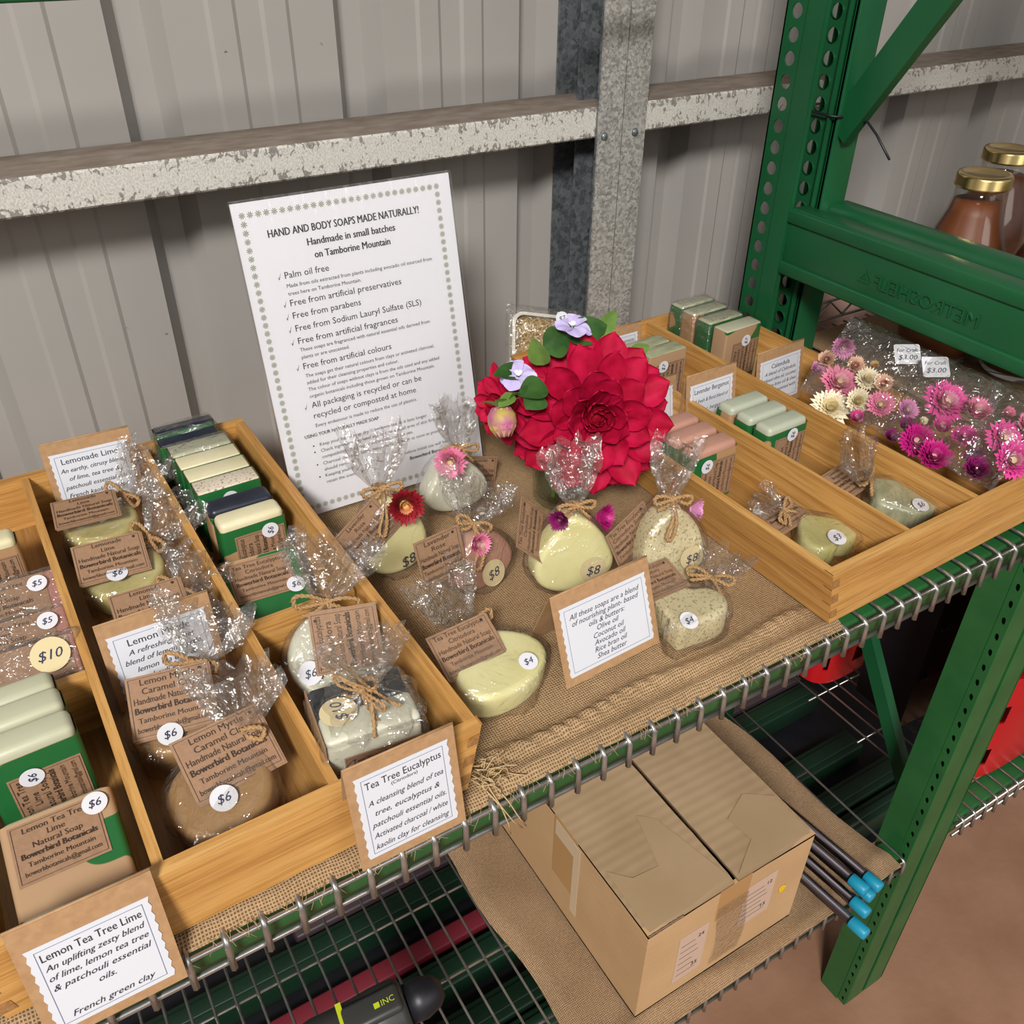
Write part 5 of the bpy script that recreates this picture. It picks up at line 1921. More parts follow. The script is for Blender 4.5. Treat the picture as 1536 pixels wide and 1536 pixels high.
FL = [((0.810, 0.608, 0.094), 0.0135, 'lilacpink', 0.5, 'lilac pink strawflower seen side on at the top of the pale bag'),
      ((0.791, 0.612, 0.078), 0.0120, 'peach', 0.8, 'half closed peach strawflower below the lilac pink one in the pale bag'),
      ((0.780, 0.614, 0.068), 0.0095, 'lilacpink', 0.6, 'small lilac strawflower at the edge of the pale bag by the calendula card'),
      ((0.797, 0.579, 0.083), 0.0110, 'peach', 0.6, 'peach strawflower bud beside the yellow bud in the pale bag'),
      ((0.805, 0.560, 0.089), 0.0070, 'yellowbud', 1.0, 'small closed yellow bud near the top of the pale bag'),
      ((0.777, 0.579, 0.066), 0.0190, 'pink', 0.15, 'large open pink strawflower in the middle of the pale bag'),
      ((0.792, 0.556, 0.078), 0.0125, 'cream', 0.3, 'cream strawflower right behind the large pink one'),
      ((0.796, 0.536, 0.080), 0.0110, 'peach', 0.6, 'peach and cream strawflower under the handwritten price labels'),
      ((0.756, 0.566, 0.048), 0.0195, 'cream', 0.0, 'flat open cream white strawflower with a dark centre, lowest in the pale bag'),
      ((0.771, 0.546, 0.062), 0.0140, 'cream', 0.4, 'cream yellow strawflower between the large pink and the flat white one'),
      ((0.778, 0.522, 0.066), 0.0140, 'pink', 0.3, 'pink strawflower at the fold of the pale bag next to the magenta bag'),
      ((0.760, 0.533, 0.050), 0.0095, 'hotpink', 0.8, 'small deep pink strawflower at the foot of the pale bag'),
      ((0.784, 0.496, 0.071), 0.0115, 'lilacpink', 0.4, 'faded mauve strawflower between the pale and the magenta bags'),
      ((0.802, 0.468, 0.087), 0.0205, 'hotpink', 0.0, 'large pink strawflower with a pale centre under the three dollar label'),
      ((0.805, 0.436, 0.090), 0.0155, 'pink', 0.7, 'domed pink strawflower beside the large pink one in the middle bag'),
      ((0.783, 0.451, 0.071), 0.0125, 'hotpink', 0.9, 'half closed magenta and yellow strawflower in the middle of the middle bag'),
      ((0.766, 0.463, 0.057), 0.0160, 'magenta', 0.2, 'deep magenta strawflower with a pale eye, low in the middle bag'),
      ((0.759, 0.437, 0.052), 0.0170, 'magenta', 0.4, 'full magenta strawflower lowest in the middle bag'),
      ((0.773, 0.484, 0.061), 0.0100, 'plum', 0.8, 'dark plum strawflower bud at the edge of the middle bag'),
      ((0.782, 0.474, 0.069), 0.0060, 'cream', 0.9, 'tiny cream bud beside the plum bud in the middle bag'),
      ((0.785, 0.427, 0.072), 0.0120, 'magenta', 0.3, 'magenta strawflower with a greenish eye below the domed pink one'),
      ((0.758, 0.487, 0.051), 0.0085, 'plum', 0.7, 'small plum strawflower at the lowest corner of the middle bag'),
      ((0.767, 0.396, 0.057), 0.0140, 'plum', 0.7, 'dark plum domed strawflower at the foot of the front bag'),
      ((0.798, 0.398, 0.083), 0.0160, 'hotpink', 0.0, 'open pink strawflower with a pale eye at the top of the front bag'),
      ((0.785, 0.376, 0.074), 0.0180, 'hotpink', 0.35, 'large magenta and white strawflower in the front bag'),
      ((0.815, 0.388, 0.096), 0.0120, 'pink', 0.4, 'pink strawflower at the upper outer edge of the front bag'),
      ((0.816, 0.411, 0.098), 0.0075, 'pink', 0.8, 'small pink strawflower under the film edge of the front bag'),
      ((0.779, 0.410, 0.066), 0.0100, 'plum', 0.5, 'plum strawflower between the middle and the front bags')]
ev_mesh = {}
for i, (p, r_, key, closed, lab) in enumerate(FL):
    mk = (key, i % 3, closed)
    if mk not in ev_mesh:
        b = MB()
        add_ever(b, Matrix.Identity(4), 1.0, i % 3, 0, closed)
        o = b.build('strawflower', EVC[key])
        ev_mesh[mk] = o.data
    else:
        o = bpy.data.objects.new('strawflower', ev_mesh[mk])
        COL.objects.link(o)
    az = rnd.uniform(-25, 25)
    tl = 42 + rnd.uniform(-14, 14)
    if closed == 0.5:
        az, tl = -10, 85
    o.matrix_basis = T(p[0] - 0.002, p[1], p[2] + 0.002) @ Matrix.Rotation(R(-42 + az), 4, 'Z') @ Matrix.Rotation(R(tl), 4, 'X') @ Matrix.Rotation(rnd.uniform(0, 6), 4, 'Z') @ Matrix.Scale(r_ * 1.28, 4)
    tag(o, lab, 'dried flower', 'strawflowers in the clear bags')

# ---------------------------------------------------------------- glass jar with the dahlias
JX, JY = 0.452, 0.632
t = thing('glass_jar', 'small clear glass jar of water holding the red dahlias', 'jar', T(JX, JY, 0.0006))
b = MB()
b.lathe([(0.0, 0.0), (0.031, 0.0), (0.0335, 0.003), (0.034, 0.010), (0.034, 0.062), (0.032, 0.068), (0.0315, 0.078), (0.0325, 0.080), (0.0315, 0.0815),
         (0.0295, 0.080), (0.0295, 0.068), (0.0315, 0.061), (0.0315, 0.010), (0.029, 0.005), (0.0, 0.005)], 40)
b.build('glass', glass, t)
b = MB()
b.lathe([(0.0, 0.0055), (0.029, 0.0055), (0.0312, 0.010), (0.0312, 0.050), (0.0, 0.050)], 32)
b.build('water', film_mat('water', haze=0.0, fres=0.8, bs=20, bst=0.05, base=0.02, rough=0.01), t)


def petal(b, M, L, W, cup, curl, m=0, tip=0.75, nu=8, nv=9):
    def f(u, v):
        s_ = u * 2 - 1
        v = 1 - (1 - v) ** 1.7
        q = max(0.0, (v - 0.66) / 0.34)
        wv = W * (0.35 + 0.65 * min(1.0, v / 0.66) ** 0.8 if v < 0.66 else max(0.012, 1 - q ** 2.0) ** 0.5)
        x = s_ * wv
        y = L * v - 0.05 * L * s_ * s_ * v
        z = cup * wv * s_ * s_ * (1 - 0.75 * v) + curl * L * v * v + 0.07 * wv * math.cos(s_ * 6.0)
        return (x, y, z)
    b.grid(f, nu, nv, m, M)


def dahlia(b, rings, rad, M0, seed=1):
    rr = random.Random(seed)
    for ri, (n, el, L, W, z0, cup, curl) in enumerate(rings):
        for i in range(n):
            a = 2 * PI * (i + 0.5 * (ri % 2) + rr.uniform(-0.12, 0.12)) / n + ri * 0.37
            k = rr.uniform(0.90, 1.08)
            M = M0 @ Matrix.Rotation(a, 4, 'Z') @ T(0, rad * (0.10 + 0.05 * (ri < 3)), rad * z0) @ Matrix.Rotation(R(el + rr.uniform(-7, 7)), 4, 'X') @ Matrix.Rotation(rr.uniform(-.30, .30), 4, 'Y')
            petal(b, M, rad * L * k, rad * W * rr.uniform(0.92, 1.08), cup, curl + rr.uniform(-0.05, 0.05), 1 if ri >= len(rings) - 2 else 0)


FULL = [(15, -20, 0.86, 0.205, -0.10, 0.50, -0.10), (15, -4, 0.82, 0.205, -0.03, 0.60, -0.02), (13, 14, 0.72, 0.195, 0.03, 0.70, 0.04), (11, 33, 0.58, 0.175, 0.08, 0.80, 0.10),
        (9, 51, 0.44, 0.140, 0.10, 0.95, 0.16), (7, 65, 0.32, 0.105, 0.11, 1.05, 0.22), (6, 76, 0.22, 0.075, 0.12, 1.2, 0.3), (6, 82, 0.15, 0.05, 0.13, 1.2, 0.3)]
HALF = [(10, -22, 0.95, 0.22, -0.08, 0.5, -0.10), (9, 2, 0.85, 0.21, 0.0, 0.6, 0.0), (7, 28, 0.62, 0.18, 0.06, 0.8, 0.1), (6, 55, 0.42, 0.13, 0.1, 1.0, 0.2), (5, 76, 0.26, 0.08, 0.12, 1.1, 0.3)]


def leaf(b, base, tip, width, up, bend=0.15, m=0, n=10):
    base, tip = Vector(base), Vector(tip)
    d = tip - base
    L = d.length
    d.normalize()
    sx = d.cross(Vector(up)).normalized()
    nz = sx.cross(d)

    def f(u, v):
        s_ = u * 2 - 1
        w_ = 1.25 * width * math.sin(PI * v ** 0.8) ** 0.8
        return tuple(base + d * (L * v) + sx * (s_ * w_) + nz * (0.35 * w_ * abs(s_) - bend * L * (v * v) + bend * L * 0.5 * v))
    b.grid(f, 6, n, m)


DC = Vector((0.456, 0.600, 0.110))
to_cam = (Vector((-0.36, -0.80, 0.30))).normalized()
Md = T(*DC) @ to_cam.to_track_quat('Z', 'Y').to_matrix().to_4x4()
t = thing('dahlia', 'large open crimson dahlia in full bloom facing forward over the jar', 'flower', Md, 'cut flowers in the glass jar')
b = MB()
dahlia(b, FULL, 0.085, Matrix.Identity(4), 3)
b.lathe([(0.0, -0.012), (0.010, -0.010), (0.012, 0.0), (0.009, 0.010), (0.004, 0.0145), (0.0, 0.016)], 14, 1)
b.build('petals', [dahlia_m, dahlia_in], t)
b = MB()
iM = Md.inverted()
b.tube([iM @ (DC - to_cam * 0.012), iM @ Vector((0.458, 0.628, 0.085)), iM @ Vector((0.452, 0.640, 0.05)), iM @ Vector((0.440, 0.630, 0.012))], 0.0028, 8)
b.build('stem', stem_m, t)
b = MB()
for k in range(8):
    a = 2 * PI * k / 8
    leaf(b, (0.006 * math.cos(a), 0.006 * math.sin(a), -0.018), (0.03 * math.cos(a), 0.03 * math.sin(a), -0.026), 0.006, (0, 0, 1))
b.build('sepals', leaf_m, t)

n2 = Vector((-0.78, -0.25, 0.25)).normalized()
D2 = Vector((0.386, 0.640, 0.122))
M2 = T(*D2) @ n2.to_track_quat('Z', 'Y').to_matrix().to_4x4()
t = thing('dahlia', 'second crimson dahlia turned away, drooping behind the bud', 'flower', M2, 'cut flowers in the glass jar')
b = MB()
dahlia(b, HALF, 0.041, Matrix.Identity(4), 8)
b.build('petals', [dahlia_m, dahlia_in], t)
b = MB()
iM = M2.inverted()
b.tube([iM @ (D2 - n2 * 0.008), iM @ Vector((0.435, 0.640, 0.10)), iM @ Vector((0.445, 0.638, 0.06)), iM @ Vector((0.43, 0.622, 0.012))], 0.0024, 8)
b.build('stem', stem_m, t)

B0 = Vector((0.358, 0.602, 0.131))
Mb_ = T(*B0) @ Vector((-0.15, -0.45, -0.75)).to_track_quat('Z', 'Y').to_matrix().to_4x4()
t = thing('dahlia_bud', 'closed yellow and pink dahlia bud nodding on its stalk', 'flower bud', Mb_, 'cut flowers in the glass jar')
b = MB()
prof = [(0.0, -0.012), (0.008, -0.011), (0.0125, -0.004), (0.013, 0.003), (0.0105, 0.010), (0.006, 0.0145), (0.0, 0.016)]
b.lathe(prof, 20, 0)
for k in range(11):
    a = 2 * PI * k / 11
    b.grid(lambda u, v: tuple(Matrix.Rotation(a, 3, 'Z') @ Vector(((0.0132 if v < .6 else 0.0132 - 0.012 * (v - .6) ** 1.0 * 1.4) * 1.0 - 0.004 * (1 - v) ** 2, (u - .5) * 0.0062 * math.sin(PI * min(1, v * .9 + .08)), -0.010 + 0.026 * v))), 2, 6, 1)
b.build('petals', [bud_m, petal_mat('bud_stripe', (0.58, 0.42, 0.10), (0.50, 0.14, 0.26))], t)
b = MB()
for k in range(5):
    a = 2 * PI * k / 5 + 0.4
    leaf(b, (0.003 * math.cos(a), 0.003 * math.sin(a), -0.011), (0.018 * math.cos(a), 0.018 * math.sin(a), -0.018), 0.0045, (0, 0, -1), m=0)
b.build('sepals', leaf_light, t)
b = MB()
iM = Mb_.inverted()
b.tube([iM @ (B0 + Vector((0.002, 0.006, 0.010))), iM @ Vector((0.368, 0.612, 0.149)), iM @ Vector((0.395, 0.618, 0.140)), iM @ Vector((0.435, 0.638, 0.095)), iM @ Vector((0.440, 0.628, 0.012))], 0.0017, 8)
b.build('stem', stem_m, t)

for lab, p, nrm, sc in (('pale lilac blossom low at the edge of the posy above the bud', (0.387, 0.622, 0.158), (-0.2, -0.3, 0.9), 1.0),
                        ('pale lilac blossom topping the posy behind the big dahlia', (0.450, 0.632, 0.187), (0.0, -0.15, 1.0), 1.05)):
    P = Vector(p)
    M = T(*P) @ Vector(nrm).to_track_quat('Z', 'Y').to_matrix().to_4x4()
    t = thing('lilac_blossom', lab, 'flower', M, 'cut flowers in the glass jar')
    b = MB()
    rr = random.Random(int(p[0] * 1000))
    for k, (a, ln) in enumerate(((20, 0.027), (95, 0.022), (160, 0.027), (235, 0.024), (305, 0.022))):
        petal(b, Matrix.Rotation(R(a), 4, 'Z') @ T(0, 0.002, 0) @ Matrix.Rotation(R(12 + rr.uniform(-14, 20)), 4, 'X'), ln * sc * 0.68, 0.0095 * sc, 0.25, -0.35, 0, 0.6)
    for k in range(3):
        petal(b, Matrix.Rotation(R(k * 120 + 60), 4, 'Z') @ Matrix.Rotation(R(55), 4, 'X'), 0.006, 0.0025, 0.5, -0.2, 1, 0.8, 4, 4)
    b.build('petals', [lilac_m, white_petal], t)
    b = MB()
    iM = M.inverted()
    b.tube([iM @ P, iM @ (P + Vector((0.012, 0.012, -0.02))), iM @ Vector((0.446, 0.642, 0.10)), iM @ Vector((0.448, 0.640, 0.03))], 0.0013, 6)
    b.build('stem', stem_m, t)

t = thing('leaf_sprig', 'sprig of dark glossy green leaves around the top of the posy', 'leaves', T(0, 0, 0), 'cut flowers in the glass jar')
for base, tip, wd, up, m_ in (((0.405, 0.632, 0.150), (0.362, 0.622, 0.166), 0.009, (0, -0.5, 1), leaf_m), ((0.418, 0.628, 0.158), (0.404, 0.626, 0.188), 0.008, (-1, -1, 0.3), leaf_light),
                              ((0.420, 0.634, 0.172), (0.448, 0.632, 0.178), 0.012, (-0.2, -1, 0.7), leaf_m), ((0.445, 0.634, 0.176), (0.490, 0.630, 0.182), 0.011, (0, -1, 0.8), leaf_m),
                              ((0.396, 0.604, 0.148), (0.378, 0.594, 0.140), 0.011, (-0.3, -1, 0.5), leaf_m), ((0.404, 0.602, 0.152), (0.374, 0.600, 0.152), 0.010, (-0.2, -0.6, 1), leaf_m),
                              ((0.480, 0.634, 0.172), (0.508, 0.640, 0.188), 0.007, (0, -1, 0.5), leaf_light), ((0.505, 0.618, 0.15), (0.532, 0.616, 0.156), 0.006, (0, -1, 0.6), leaf_light),
                              ((0.372, 0.604, 0.150), (0.352, 0.598, 0.147), 0.005, (0, -0.4, 1), leaf_light), ((0.372, 0.604, 0.150), (0.366, 0.596, 0.158), 0.0045, (-0.5, -1, 0.4), leaf_light)):
    b = MB()
    leaf(b, base, tip, wd, up, 0.12)
    b.build('leaf', m_, t)
b = MB()
b.tube([(0.40, 0.630, 0.150), (0.425, 0.636, 0.125), (0.448, 0.64, 0.085), (0.455, 0.636, 0.015)], 0.0016, 6)
b.build('stem', stem_m, t)

# ---------------------------------------------------------------- loofah soap dish in film, propped at the wall side
Ml = T(0.5655, 0.856, 0.050) @ Matrix.Rotation(R(-10), 4, 'Z') @ Matrix.Rotation(R(52), 4, 'X') @ Matrix.Rotation(R(-14), 4, 'Z')
t = thing('loofah_pad', 'fibrous loofah pad in a pale tray wrapped in clear film, behind the dahlia', 'loofah', Ml)
b = MB()
b.prism(rrect(0.034, 0.037, 0.012, 6), -0.010, 0.006, 0, None, 0.004, 3)
b.build('pad', pad_m, t)
b = MB()
rr = random.Random(4)
for k in range(420):
    x_, y_ = rr.uniform(-0.029, 0.029), rr.uniform(-0.032, 0.032)
    a = rr.uniform(0, PI)
    ln = rr.uniform(0.004, 0.009)
    ca, sa = math.cos(a), math.sin(a)
    kx = rr.uniform(-0.003, 0.003)
    b.tube([(x_ - ca * ln, y_ - sa * ln, 0.0055), (x_ - sa * kx, y_ + ca * kx, 0.0078 + rr.uniform(0, .001)), (x_ + ca * ln, y_ + sa * ln, 0.0055)], 0.0007, 3)
o = b.build('fibres', loofah_m, t)
o['kind'] = 'stuff'
b = MB()
out, inn = rrect(0.039, 0.042, 0.014, 6), rrect(0.0352, 0.0382, 0.012, 6)
k = len(out)
vs = [(p[0], p[1], -0.012) for p in out] + [(p[0], p[1], 0.004) for p in out] + [(p[0], p[1], 0.004) for p in inn] + [(p[0], p[1], -0.010) for p in inn]
for r_ in range(3):
    b.add(vs, [(r_ * k + i, r_ * k + (i + 1) % k, (r_ + 1) * k + (i + 1) % k, (r_ + 1) * k + i) for i in range(k)], 0)
b.add(vs, [tuple(reversed(range(k)))], 0)
b.build('pale_tray', dish_m, t)
b = MB()
for side in (1, -1):
    b.grid(lambda u, v: ((u - .5) * 0.092, (v - .5) * 0.098 + 0.003, side * (0.0125 * (math.sin(PI * u) * math.sin(PI * v)) ** 0.35) + 0.0025 * noise.noise((u * 6, v * 6, side * 3)) - 0.001), 24, 24, 0)
b.build('film_wrap', film, t)
sticker_part(t, '$7', T(0.022, 0.036, 0.0125), 0.0085, False, 20, root=1)

# ---------------------------------------------------------------- the lower deck: cardboard box, tubes, drill
BX0, BX1, BY0, BY1, BZ0, BZ1 = 0.395, 0.638, 0.3635, 0.672, -0.5435, -0.372
t = thing('cardboard_box', 'large closed cardboard box with brown tape on the low shelf', 'box', T(0, 0, 0))
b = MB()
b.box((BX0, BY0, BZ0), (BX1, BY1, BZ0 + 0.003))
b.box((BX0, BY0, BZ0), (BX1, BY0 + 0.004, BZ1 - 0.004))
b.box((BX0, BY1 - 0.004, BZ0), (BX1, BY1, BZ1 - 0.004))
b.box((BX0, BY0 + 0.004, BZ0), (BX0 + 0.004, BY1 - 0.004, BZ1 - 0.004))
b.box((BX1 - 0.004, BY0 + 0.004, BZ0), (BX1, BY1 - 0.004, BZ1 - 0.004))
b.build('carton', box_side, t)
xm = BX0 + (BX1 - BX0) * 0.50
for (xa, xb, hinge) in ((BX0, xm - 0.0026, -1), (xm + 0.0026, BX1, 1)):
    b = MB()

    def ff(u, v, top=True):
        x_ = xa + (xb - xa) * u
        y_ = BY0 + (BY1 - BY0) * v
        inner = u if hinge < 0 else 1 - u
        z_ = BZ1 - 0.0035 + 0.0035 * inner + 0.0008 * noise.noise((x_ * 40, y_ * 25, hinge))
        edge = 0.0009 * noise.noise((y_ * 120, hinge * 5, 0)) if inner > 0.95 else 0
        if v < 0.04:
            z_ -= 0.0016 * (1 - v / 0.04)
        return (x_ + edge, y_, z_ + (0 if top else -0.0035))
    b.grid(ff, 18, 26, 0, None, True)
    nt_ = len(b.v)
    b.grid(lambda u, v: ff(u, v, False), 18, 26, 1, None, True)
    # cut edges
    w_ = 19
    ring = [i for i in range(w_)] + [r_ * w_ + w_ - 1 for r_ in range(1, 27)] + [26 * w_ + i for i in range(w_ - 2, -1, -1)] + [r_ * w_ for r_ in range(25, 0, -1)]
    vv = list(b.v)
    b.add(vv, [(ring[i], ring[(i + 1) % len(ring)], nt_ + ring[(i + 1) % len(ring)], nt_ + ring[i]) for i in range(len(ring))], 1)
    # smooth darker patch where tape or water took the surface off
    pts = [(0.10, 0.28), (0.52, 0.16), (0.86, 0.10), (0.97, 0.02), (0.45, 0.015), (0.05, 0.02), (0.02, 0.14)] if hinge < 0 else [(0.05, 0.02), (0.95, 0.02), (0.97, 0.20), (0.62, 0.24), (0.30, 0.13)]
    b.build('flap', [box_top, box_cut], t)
# smooth corner lining at the front corner of the lid
b = MB()
b.tube([(BX0 - 0.0006 + 0.001 * noise.noise((i * .9, 1, 1)), BY0 - 0.0008 + 0.002 * noise.noise((i * .8, 2, 2)), BZ1 - 0.004 + 0.0016 * noise.noise((i * 1.3, 0, 0))) if False else (BX0 + 0.0012 * i + 0.0, BY0 + 0.0006 * noise.noise((i * 2.1, 0, 0)), BZ1 - 0.0042 + 0.0010 * noise.noise((i * 1.3, 0, 5))) for i in range(40)], 0.0011, 6)
b.build('crushed_edge', box_cut, t)
b = MB()
ty = BY0 + 0.152
b.box((BX0 - 0.0007, ty - 0.024, BZ0 + 0.06), (BX0 + 0.0002, ty + 0.024, BZ1 - 0.004), 0)
b.box((BX0 - 0.0011, ty - 0.030, BZ0 + 0.03), (BX0 - 0.0005, ty - 0.018, BZ1 - 0.010), 1)
b.box((BX0 - 0.0009, ty - 0.020, BZ1 - 0.035), (BX0 - 0.0005, ty + 0.020, BZ1 - 0.008), 1)
b.build('brown_tape', [tape_m, tape_w], t, 'torn brown tape on the long side')
b = MB()
b.box((xm - 0.022, BY0 - 0.0007, BZ1 - 0.060), (xm + 0.024, BY0 + 0.0002, BZ1 - 0.0045), 0)
b.build('brown_tape', [tape_m, tape_w], t)
Mf = T((BX0 + BX1) / 2, BY0 - 0.0006, BZ0) @ Matrix.Rotation(R(90), 4, 'X')
for (x0_, x1_, y0_, y1_, lines) in ((-0.072, -0.030, 0.026, 0.118, ('35', '24')), (0.020, 0.070, 0.060, 0.138, ('15', '12'))):
    b = MB()
    b.box((x0_, y0_, -0.0003), (x1_, y1_, 0.0), 0, Mf)
    cx = (x0_ + x1_) / 2
    for q in range(6):
        yy = y0_ + 0.012 + q * (y1_ - y0_ - 0.02) / 6
        b.quad(x0_ + 0.004, yy, x1_ - 0.010 - 0.004 * (q % 3), yy + 0.0006, 0.0003, 1, Mf)
    b.text(lines[0], x1_ - 0.012, y0_ + 0.016, 0.010, Mf, 1, z=0.0004)
    b.text(lines[1], x1_ - 0.010, y1_ - 0.018, 0.009, Mf, 1, z=0.0004)
    b.build('shipping_label', [box_label, brown_ink], t)
b = MB()
vs = []
nx, ny = 10, 24
b.grid(lambda u, v: (xm - 0.018 + 0.046 * u + 0.004 * math.sin(v * 5), BY0 - 0.0022 - 0.0012 * abs(noise.noise((u * 5, v * 9, 0))), BZ0 + 0.018 + 0.118 * v), nx, ny, 0)
b.build('clear_tape', film, t)
b = MB()
b.prism([(0.088 + 0.0055 * math.cos(a) * (1 + 0.2 * math.sin(3 * a)), 0.086 + 0.0065 * math.sin(a)) for a in [2 * PI * i / 18 for i in range(18)]], 0.0, 0.0006, 0, Mf)
b.build('yellow_sticker', yellow_dot, t)
b = MB()
for pts, fx in (([(0.05, 0.27), (0.22, 0.20), (0.50, 0.19), (0.66, 0.40), (0.80, 0.35), (0.985, 0.03), (0.5, 0.01), (0.03, 0.012)], 0), ([(0.03, 0.014), (0.96, 0.014), (0.97, 0.20), (0.70, 0.27), (0.36, 0.21), (0.40, 0.10)], 1)):
    xa, xb = (BX0, xm - 0.0026) if fx == 0 else (xm + 0.0026, BX1)
    vs = []
    for u, v in pts:
        inner = u if fx == 0 else 1 - u
        vs.append((xa + (xb - xa) * u, BY0 + (BY1 - BY0) * v, BZ1 - 0.0035 + 0.0035 * inner + 0.0010))
    b.add(vs, [tuple(range(len(vs)))], 0)
b.build('stained_patch', plain('stained_card', (0.365, 0.25, 0.138), 0.5, col2=(0.40, 0.277, 0.16), nscale=14), t, 'smoother tan patches on the flaps')

tubes = [((0.697, 0.292, -0.536), (0.648, 0.80, -0.537), 'steel tube with a blue cap lying closest to the cardboard box'), ((0.720, 0.310, -0.536), (0.672, 0.80, -0.537), 'steel tube with a blue cap lying second from the cardboard box'),
         ((0.742, 0.322, -0.536), (0.694, 0.80, -0.537), 'dark steel tube with a blue cap lying third from the cardboard box'), ((0.762, 0.326, -0.536), (0.714, 0.80, -0.537), 'dark steel tube with a blue cap furthest from the cardboard box'),
         ((0.733, 0.328, -0.522), (0.684, 0.80, -0.523), 'steel tube with a blue cap resting on top of the others')]
for p, q, lab in tubes:
    p, q = Vector(p), Vector(q)
    d = (q - p).normalized()
    M = T(*p) @ d.to_track_quat('Z', 'Y').to_matrix().to_4x4()
    t = thing('steel_tube', lab, 'tube', M, 'capped steel tubes on the low shelf')
    ln = (q - p).length
    b = MB()
    b.lathe([(0.0, 0.018), (0.0068, 0.018), (0.0068, ln), (0.0, ln)], 16)
    b.build('tube', steel_dark, t)
    b = MB()
    b.lathe([(0.0, 0.0), (0.0070, 0.0005), (0.0084, 0.003), (0.0084, 0.023), (0.0078, 0.024), (0.0069, 0.024)], 16)
    b.build('end_cap', blue_cap, t, 'blue plastic cap')

t = thing('power_drill', 'dark grey power drill with lime markings on the low shelf', 'drill', T(0.114, 0.482, -0.479) @ Matrix.Rotation(R(-6), 4, 'Z') @ Matrix.Rotation(R(-6), 4, 'Y'))
b = MB()
Mx = Matrix.Rotation(R(90), 4, 'Y')
b.lathe([(0.0, -0.085), (0.018, -0.082), (0.028, -0.070), (0.0315, -0.045), (0.031, 0.0), (0.0325, 0.02), (0.032, 0.045), (0.028, 0.052), (0.0, 0.054)], 28, 0, Mx)
b.rbox((0.018, -0.002, 0.028), (0.062, 0.030, 0.014), 0.005, 3)
b.build('motor_body', grey_plastic, t)
b = MB()
b.rbox((-0.03, -0.050, -0.012), (0.034, 0.085, 0.026), 0.009, 3)
b.rbox((-0.03, -0.105, -0.012), (0.060, 0.040, 0.055), 0.008, 3)
b.rbox((-0.03, -0.005, -0.047), (0.055, 0.050, 0.052), 0.008, 3)
b.build('handle', grey_plastic, t)
b = MB()
b.lathe([(0.0, 0.053), (0.021, 0.054), (0.022, 0.070), (0.017, 0.086), (0.009, 0.094), (0.0, 0.094)], 20, 0, Mx)
b.build('chuck', black_plastic, t)
b = MB()
b.rbox((0.008, -0.0305, 0.013), (0.016, 0.004, 0.014), 0.0015, 2, 0, Matrix.Rotation(R(-20), 4, 'X'))
b.quad(-0.006, -0.006, 0.0, 0.02, 0.0323, 0, T(-0.01, 0, 0.0))
Mlg = T(0.030, 0.0, 0.0353)
b.quad(-0.009, -0.006, -0.003, 0.0, 0.0002, 0, Mlg)
b.text('INC', 0.006, -0.006, 0.009, Mlg, 0, 0.014)
b.build('badge', lime_plastic, t, 'lime green badge and lettering')

# ---------------------------------------------------------------- stored lengths on the floor under the shelves
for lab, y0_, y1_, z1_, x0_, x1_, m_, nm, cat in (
        ('green steel beam stored on the floor nearest the wall', 0.814, 0.862, -0.90, -0.6, 1.28, green_floor_shaded, 'steel_beam', 'beam'),
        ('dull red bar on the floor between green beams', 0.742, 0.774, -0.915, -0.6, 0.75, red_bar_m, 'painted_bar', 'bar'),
        ('green steel beam on the floor just in front of the red bar', 0.672, 0.722, -0.90, -0.6, 1.25, green_floor_shaded, 'steel_beam', 'beam'),
        ('green steel beam stored on the floor third from the wall', 0.585, 0.635, -0.90, -0.6, 1.3, green_floor_shaded, 'steel_beam', 'beam'),
        ('green steel beam stored on the floor furthest from the wall', 0.540, 0.578, -0.90, -0.6, 1.28, green_floor_shaded, 'steel_beam', 'beam'),
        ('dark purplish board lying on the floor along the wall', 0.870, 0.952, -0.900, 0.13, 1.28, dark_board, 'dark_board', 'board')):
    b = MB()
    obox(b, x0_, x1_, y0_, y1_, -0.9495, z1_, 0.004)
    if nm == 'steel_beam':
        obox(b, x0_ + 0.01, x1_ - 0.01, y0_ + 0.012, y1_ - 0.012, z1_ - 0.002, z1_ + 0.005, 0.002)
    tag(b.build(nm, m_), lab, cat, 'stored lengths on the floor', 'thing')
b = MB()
b.grid(lambda u, v: (-0.9 + 2.6 * u, 0.525 + 0.445 * v, -0.9480 + 0.004 * abs(noise.noise((u * 20, v * 9, 0)))), 60, 20)  # dark sheet added to stand in for the deep shade beneath the shelves
tag(b.build('shade_sheet', black_plastic), 'dark sheet added on the floor as the shade under the shelves', 'sheet')

# ---------------------------------------------------------------- sauce bottles on the next unit


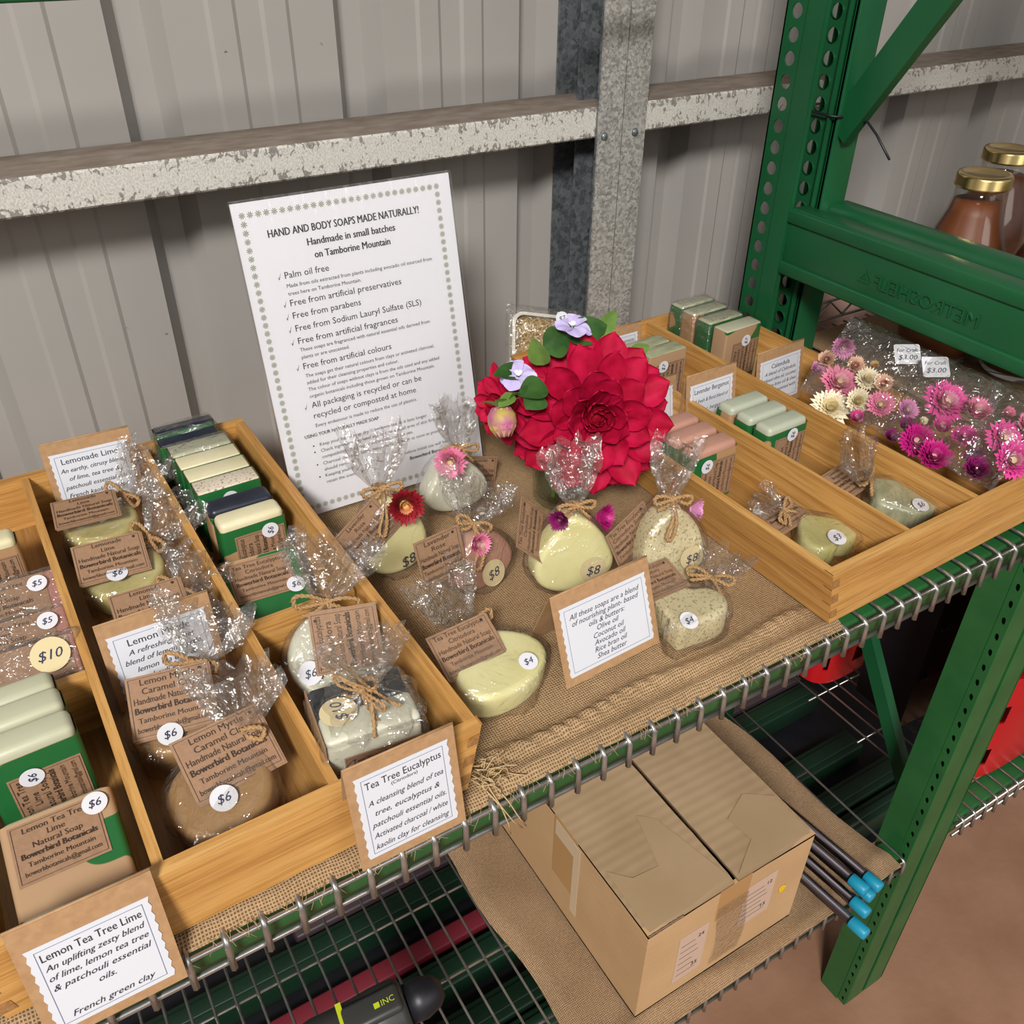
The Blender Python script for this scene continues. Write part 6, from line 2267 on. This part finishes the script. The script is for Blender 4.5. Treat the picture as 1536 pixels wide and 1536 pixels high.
def bottle(label, x_, y_, s_, lab_part=True):
    t = thing('sauce_bottle', label, 'bottle', T(x_, y_, 0.0008) @ Matrix.Scale(s_, 4), 'bottles of brown sauce')
    outer = [(0.0, 0.0), (0.044, 0.0), (0.049, 0.006), (0.0525, 0.03), (0.054, 0.06), (0.054, 0.095), (0.0525, 0.120), (0.048, 0.145), (0.040, 0.168), (0.033, 0.188), (0.0295, 0.205), (0.0290, 0.222)]
    b = MB()
    b.lathe(outer + [(0.0275, 0.222), (0.028, 0.205), (0.0315, 0.187), (0.0385, 0.167), (0.0465, 0.144), (0.0510, 0.119), (0.0525, 0.095), (0.0510, 0.03), (0.0475, 0.008), (0.0, 0.004)], 40)
    b.build('glass', bottle_glass, t)
    b = MB()
    b.lathe([(0.0, 0.0045), (0.047, 0.0085), (0.0506, 0.03), (0.0521, 0.095), (0.0506, 0.118), (0.0461, 0.143), (0.0380, 0.167), (0.0305, 0.187), (0.0275, 0.201), (0.0, 0.2025)], 40)
    b.build('sauce', sauce_m, t)
    b = MB()
    b.lathe([(0.0295, 0.2175), (0.0325, 0.218), (0.0330, 0.2195), (0.0325, 0.2205), (0.0325, 0.2305), (0.031, 0.2335), (0.026, 0.2345), (0.024, 0.2330), (0.0, 0.2328)], 40)
    b.build('lid', gold_lid, t, 'gold screw lid')
    b = MB()
    k = 20
    vs = []
    for zz in (0.066, 0.100):
        for i in range(k + 1):
            a = R(255 + 75 * i / k)
            vs.append((0.0548 * math.cos(a), 0.0548 * math.sin(a), zz))
    b.add(vs, [(i, i + 1, k + 2 + i, k + 1 + i) for i in range(k)], 0, None, True)
    b.build('paper_label', white_paper, t)
    return t


bottle('round bottle of brown sauce with a gold lid, nearest the green post', 1.082, 0.672, 1.0)
bottle('brown sauce bottle with a gold lid standing at the back of the bottles', 1.222, 0.735, 1.0)
bottle('brown sauce bottle cut by the photo edge, in front of the other bottles', 1.129, 0.578, 1.0)

# ---------------------------------------------------------------- red baskets and black tub on the next unit's low deck


def basket(label, x_, y_, rx, ry, h_, m_, rows, name='plastic_basket', sq=0.6, z0=-0.5495):
    t = thing(name, label, 'basket', T(x_, y_, z0), 'baskets on the low deck')
    b = MB()
    n = 72

    def pt(a, z, off=0.0):
        k = 0.86 + 0.14 * z / h_
        c, s_ = math.cos(a), math.sin(a)
        return (rx * k * math.copysign(abs(c) ** sq, c) * (1 - off), ry * k * math.copysign(abs(s_) ** sq, s_) * (1 - off), z)
    zs = [0.0, 0.012, 0.06]
    levels = [(0, 0.03, False)]
    z = 0.03
    while z + 0.09 < h_ - 0.03:
        levels.append((z, z + 0.034, rows))
        levels.append((z + 0.034, z + 0.09, False))
        z += 0.09
    levels.append((z, h_, False))
    for off, flip in ((0.0, False), (0.03, True)):
        for z0_, z1_, holes in levels:
            for i in range(n):
                if holes and i % 9 in (0, 1):
                    continue
                a0, a1 = 2 * PI * i / n, 2 * PI * (i + 1) / n
                q = [pt(a0, z0_, off), pt(a1, z0_, off), pt(a1, z1_, off), pt(a0, z1_, off)]
                b.add(q, [(3, 2, 1, 0) if flip else (0, 1, 2, 3)], 0, None, True)
    b.add([pt(2 * PI * i / n, 0.0005) for i in range(n)], [tuple(reversed(range(n)))], 0)
    b.add([pt(2 * PI * i / n, 0.004, 0.03) for i in range(n)], [tuple(range(n))], 0)
    b.build('tub', m_, t)
    b = MB()
    b.tube([pt(2 * PI * i / n, h_, -0.02) for i in range(n)], 0.006, 8, closed=True)
    b.build('rim', m_, t)
    return t


basket('bright red plastic basket with slotted sides nearest the front of the low deck', 1.130, 0.425, 0.148, 0.060, 0.42, red_plastic, True)
basket('red plastic basket behind the black tub at the wall side', 1.035, 0.675, 0.080, 0.060, 0.33, red_plastic, True)
t = thing('black_crate', 'black plastic crate standing between the two red baskets', 'crate', T(1.052, 0.545, -0.5480) @ Matrix.Rotation(R(-4), 4, 'Z'))
b = MB()
b.hexa([(-0.035, -0.045, 0), (0.04, -0.045, 0), (0.04, 0.045, 0), (-0.035, 0.045, 0)], [(-0.045, -0.052, 0.38), (0.05, -0.052, 0.38), (0.05, 0.052, 0.38), (-0.045, 0.052, 0.38)])
b.build('tub', black_plastic, t)
b = MB()
b.tube([(-0.045, -0.052, 0.38), (0.05, -0.052, 0.38), (0.05, 0.052, 0.38), (-0.045, 0.052, 0.38)], 0.006, 8, closed=True)
b.build('rim', black_plastic, t)
b = MB()
for zz in (0.10, 0.20, 0.30):
    for xx in (-0.018, 0.022):
        b.rbox((xx, -0.0455 - 0.0185 * zz, zz), (0.014, 0.003, 0.007), 0.001, 1)
b.build('slots', grey_plastic, t)

b = MB()
b.rbox((1.30, 0.93, -0.10), (0.55, 0.006, 0.20), 0.002, 1)
b.rbox((1.30, 0.93, -0.52), (0.50, 0.05, 0.85), 0.004, 1)
tag(b.build('cardboard_sheet', pink_card), 'pinkish cardboard sheet standing behind the next shelf', 'cardboard')
